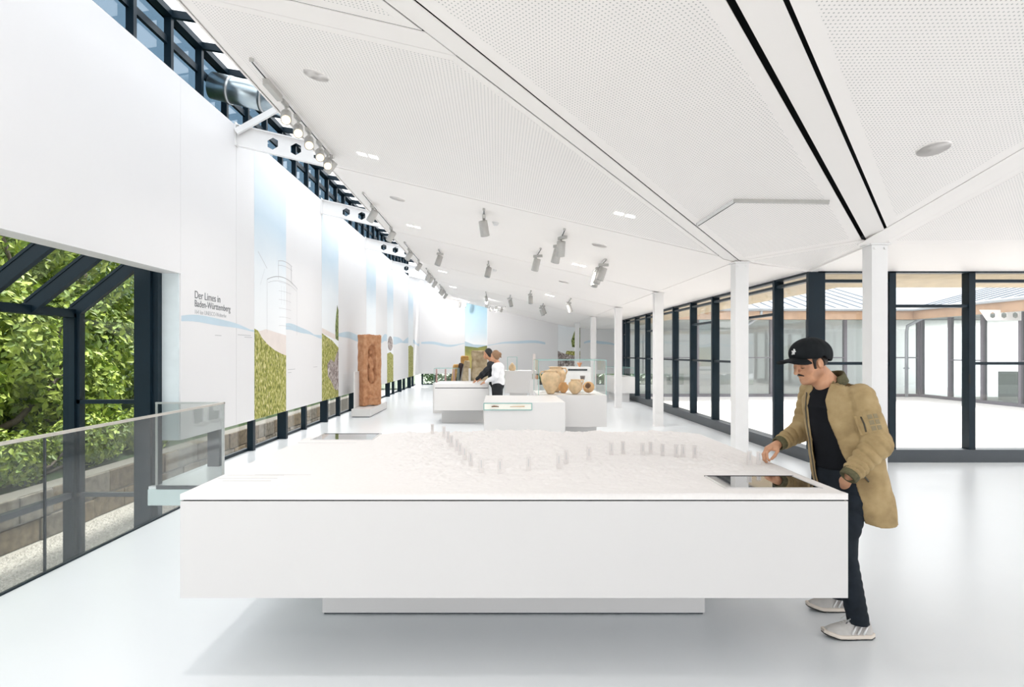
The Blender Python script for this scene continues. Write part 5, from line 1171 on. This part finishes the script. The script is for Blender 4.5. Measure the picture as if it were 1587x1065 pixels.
# ------------------------------------------------------------------ the couple at the far display case
def far_person(label, base, Fv, head, hips, sho, hands, elbows, top_m, leg_m, hair_m, bun, skin=SKIN, foot=0.0):
    p = empty('person', base, label, 'person'); Fv = np.array(Fv, float); Fv /= np.linalg.norm(Fv); Lv = np.array((-Fv[1],Fv[0]))
    A = lambda q: np.array(q, float); head, hips = A(head), A(hips); sl_, sr_ = [A(s) for s in sho]; neck = (sl_+sr_)/2+A((0,0,0.04)); f3 = A((*Fv,-0.35)); f3 /= np.linalg.norm(f3)
    def bod(P):
        d = U(0.03, ell(P, head, (0.088,0.085,0.115)), rc(P, head+f3*0.02-A((0,0,0.04)), head+f3*0.055-A((0,0,0.075)), 0.055, 0.035), rc(P, head-A((0,0,0.05)), neck, 0.05, 0.055))
        d = smin(d, rc(P, head+f3*0.088+A((0,0,-0.01)), head+f3*0.105+A((0,0,-0.03)), 0.010, 0.013), 0.01)
        d = smin(d, rc(P, neck-A((0,0,.08)), hips, 0.11, 0.12), 0.05)
        for s, e_, h_ in zip((sl_,sr_), elbows, hands):
            e_, h_ = A(e_), A(h_); dr = (h_-e_)/np.linalg.norm(h_-e_); sd = np.cross(dr,(0,0,1)); sd /= np.linalg.norm(sd)
            d = U(0.015, d, rc(P,s,e_,0.042,0.036), rc(P,e_,h_,0.034,0.024), rc(P,h_,h_+dr*0.06,0.028,0.022))
            for k in range(4): d = smin(d, rc(P, h_+dr*0.06+sd*(k-1.5)*0.017, h_+dr*0.115+sd*(k-1.5)*0.018-A((0,0,0.02)), 0.0095, 0.007), 0.006)
            d = smin(d, rc(P, h_+dr*0.02+sd*0.02, h_+dr*0.07+sd*0.045-A((0,0,.01)), 0.011, 0.008), 0.006)
        for s in (-1,1): q = A((base[0]+Lv[0]*0.1*s, base[1]+Lv[1]*0.1*s, 0.10)); d = smin(d, rc(P, hips+A((Lv[0]*.08*s,Lv[1]*.08*s,-.08)), q, 0.075, 0.045), 0.03)
        return d
    lo = A((base[0]-0.75,base[1]-0.6,0.0)); hi = A((base[0]+0.55,base[1]+0.6,1.85))
    sdf('body', bod, lo, hi, 0.008, skin, p, 1)
    def top(P):
        d = rc(P, neck-A((0,0,.09)), hips+A((0,0,-0.02)), 0.140, 0.150); d = smin(d, rc(P, sl_-A((0,0,.03)), sr_-A((0,0,.03)), 0.075, 0.075), 0.05)
        for s, e_, h_ in zip((sl_,sr_), elbows, hands): e_, h_ = A(e_), A(h_); d = U(0.025, d, rc(P,s,e_,0.062,0.052), rc(P,e_,e_+(h_-e_)*0.86,0.052,0.036))
        d = d+0.005*np.sin(P[:,2]*38+P[:,0]*22); return smax(np.maximum(d, hips[2]-0.06-P[:,2]), -rc(P, neck+A((0,0,.0)), head, 0.062, 0.07), 0.008)
    sdf('top', top, lo, hi, 0.010, top_m, p)
    def leg(P):
        d = ell(P, hips-A((0,0,.06)), (0.14,0.14,0.14))
        for s in (-1,1): q = A((base[0]+Lv[0]*0.1*s, base[1]+Lv[1]*0.1*s, 0.08)); d = smin(d, rc(P, hips+A((Lv[0]*.08*s,Lv[1]*.08*s,-.08)), q, 0.098, 0.062), 0.04)
        return np.maximum(d, 0.06-P[:,2])
    sdf('trousers', leg, lo, hi, 0.012, leg_m, p)
    for s in (-1,1): q = A((base[0]+Lv[0]*0.1*s, base[1]+Lv[1]*0.1*s, 0)); sdf('shoe', lambda P: np.maximum(rc(P, q+A((0,0,.05)), q+A((Fv[0]*.15,Fv[1]*.15,.035)), 0.05, 0.04), -P[:,2]), q-0.3, q+0.3, 0.012, SHOEM, p)
    def hr(P):
        d = ell(P, head-f3*0.022+A((0,0,0.012)), (0.100,0.098,0.122)); d = smax(d, (P-head)@f3-0.030-0.35*((P-head)[:,2]), 0.01)
        if bun: d = U(0.02, d, ell(P, head-f3*0.115+A((0,0,0.01)), (0.045,0.045,0.042)), rc(P, head-f3*0.12, head-f3*0.15-A((0,0,.08)), 0.03, 0.012))
        return d
    sdf('hair', hr, head-0.28, head+0.28, 0.008, hair_m, p, 1)
    return p
far_person('woman in white sweater and black trousers with tied-back brown hair leaning over a display case', (0.02,13.75,0), (-1,0.18), (-0.045,13.75,1.575), (0.03,13.75,0.98), ((0.03,13.57,1.36),(0.02,13.93,1.36)), ((-0.28,13.72,0.985),(-0.26,13.95,0.99)), ((-0.02,13.52,1.10),(-0.05,14.0,1.10)), mat('white_knit',(0.80,0.80,0.82),0.85,var=0.04,scale=40), mat('black_trousers',(0.008,0.010,0.014),0.8), mat('light_brown_hair',(0.25,0.14,0.075),0.6,var=0.2,scale=60), True)
far_person('person with black hair in black top pointing at the display case behind the woman', (0.0,14.45,0), (-1,-0.1), (-0.22,14.45,1.625), (-0.03,14.5,0.98), ((-0.10,14.27,1.40),(-0.10,14.66,1.40)), ((-0.50,14.3,1.0),(-0.40,14.7,1.02)), ((-0.33,14.22,1.17),(-0.25,14.75,1.15)), mat('black_knit',(0.014,0.016,0.02),0.85,var=0.2,scale=30), mat('black_trousers',(0.008,0.010,0.014),0.8), mat('black_hair',(0.008,0.007,0.007),0.5,var=0.2,scale=60), False)

# ------------------------------------------------------------------ stone monuments
SANDST = noisemat('red_sandstone', [(0.28,(0.42,0.19,0.095)),(0.5,(0.54,0.27,0.14)),(0.75,(0.64,0.37,0.22))], 9, 0.9, bump=0.6)
def n3(P, f_, s_): return np.sin(P[:,0]*f_+s_)*np.sin(P[:,1]*f_*1.13+2*s_)*np.sin(P[:,2]*f_*0.91+3*s_)
def stele_sdf(P):          # local: x across the carved face, y out of the face, z up
    P = P/np.array((0.68,1,1))
    q = np.abs(P-np.array((0,0,0.95)))-np.array((0.45,0.10,0.93)); d = np.linalg.norm(np.maximum(q,0),axis=1)+np.minimum(q.max(1),0)-0.025
    niche = rc(P,(0.03,0.17,0.80),(0.03,0.17,1.42),0.24,0.21); d = smax(d, -niche, 0.015)
    fig = U(0.03, rc(P,(0.03,0.02,1.43),(0.03,0.02,1.46),0.062,0.065), rc(P,(0.03,-0.01,1.25),(0.03,0.0,0.90),0.085,0.11), rc(P,(-0.07,0.02,1.22),(-0.02,0.09,1.02),0.042,0.036), rc(P,(0.13,0.02,1.22),(0.10,0.09,1.04),0.042,0.036), rc(P,(0.03,0.02,0.86),(0.03,0.05,0.72),0.12,0.13),
        ell(P,(-0.2,0.12,0.42),(0.09,0.05,0.13)), ell(P,(0.0,0.12,0.36),(0.07,0.05,0.16)), ell(P,(0.2,0.12,0.40),(0.10,0.05,0.10)), rc(P,(-0.25,0.12,0.2),(0.28,0.12,0.22),0.04,0.05), ell(P,(-0.3,0.12,1.2),(0.05,0.03,0.2)), ell(P,(0.36,0.12,1.1),(0.05,0.03,0.25)))
    d = smin(d, fig, 0.03); return d+0.007*n3(P,23,1)+0.005*n3(P,57,2)+0.012*n3(P,9,.5)
st = sdf('stone_stele', stele_sdf, (-0.45,-0.3,-0.05), (0.45,0.42,2.0), 0.013, SANDST, None, 1)
st.location = (-3.46,16.5,0.235); st.rotation_euler = (0,0,math.radians(-125)); tag(st, 'tall red sandstone stele with a carved figure in a niche', 'stele')
pd = empty('stele_plinth', (-3.47,16.7,0), 'low white plinth under the red sandstone stele', 'plinth'); box('block', -3.72,-3.24,15.5,17.9,0.02,0.21, CASE, pd, 0.004); box('shadow_gap', -3.70,-3.26,15.52,17.88,0,0.02, SILL, pd)
tag(box('backing_panel', -3.72,-3.685,15.75,16.9,0.212,1.16, CASE, None, 0.004), 'upright white panel behind the red sandstone stele', 'panel')
TAN = noisemat('tan_sandstone', [(0.3,(0.30,0.22,0.13)),(0.5,(0.50,0.40,0.26)),(0.7,(0.66,0.56,0.40))], 6, 0.9, bump=0.5); DARKS = noisemat('dark_stone', [(0.3,(0.02,0.015,0.018)),(0.6,(0.07,0.05,0.05))], 8, 0.8, bump=0.4); YEL = noisemat('yellow_sandstone', [(0.3,(0.48,0.25,0.07)),(0.55,(0.66,0.40,0.14)),(0.75,(0.75,0.52,0.24))], 6, 0.9, bump=0.4)
def slab(name, loc, size, tilt, m, label, rough=0.02, rnd=0.04, tp=0.0):
    sx, sy, sz = size
    def f(P):
        w_ = 1-tp*np.clip(P[:,2]/sz,0,1); Q = P.copy(); Q[:,0] = Q[:,0]/w_; q = np.abs(Q-np.array((0,0,sz/2)))-np.array((sx/2-rnd,sy/2-rnd,sz/2-rnd)); d = np.linalg.norm(np.maximum(q,0),axis=1)+np.minimum(q.max(1),0)-rnd
        return d+rough*n3(P,11,1.3)+rough*.5*n3(P,27,.4)
    o = sdf(name, f, (-sx*.7,-sy*.8,-0.06), (sx*.7,sy*.8,sz+0.08), 0.022, m, None, 1); o.location = loc; o.rotation_euler = tilt; tag(o, label, 'stone'); return o
slab('standing_stone', (-0.52,18.2,0.0), (0.52,0.22,1.72), (0,0,0), TAN, 'broad tan standing stone behind the bowed couple', tp=0.12)
slab('standing_stone', (-1.02,18.0,0.0), (0.26,0.2,1.42), (0,0.10,0), TAN, 'narrow grey tan stone leaning beside the dark stone', tp=0.35)
slab('standing_stone', (-1.33,18.05,0.0), (0.12,0.2,1.36), (0,0.20,0), DARKS, 'black slanted stone between the yellow block and the narrow stone', rnd=0.03)
slab('standing_stone', (-1.38,18.4,0.0), (0.22,0.22,1.30), (0,0.13,0), YEL, 'yellow sandstone block behind the black slanted stone')
slab('capstone', (-0.98,18.45,1.30), (0.24,0.2,0.26), (0,0,0), YEL, 'small yellow sandstone block above the narrow stone', rough=0.01)
tag(box('stone_pier', -1.10,-0.86,18.35,18.55,0,1.29, CASE), 'white pier carrying the small yellow block', 'pedestal')
tag(box('white_post', -0.82,-0.76,17.6,17.66,0,1.2, CASE), 'slim white post beside the broad tan stone', 'post')
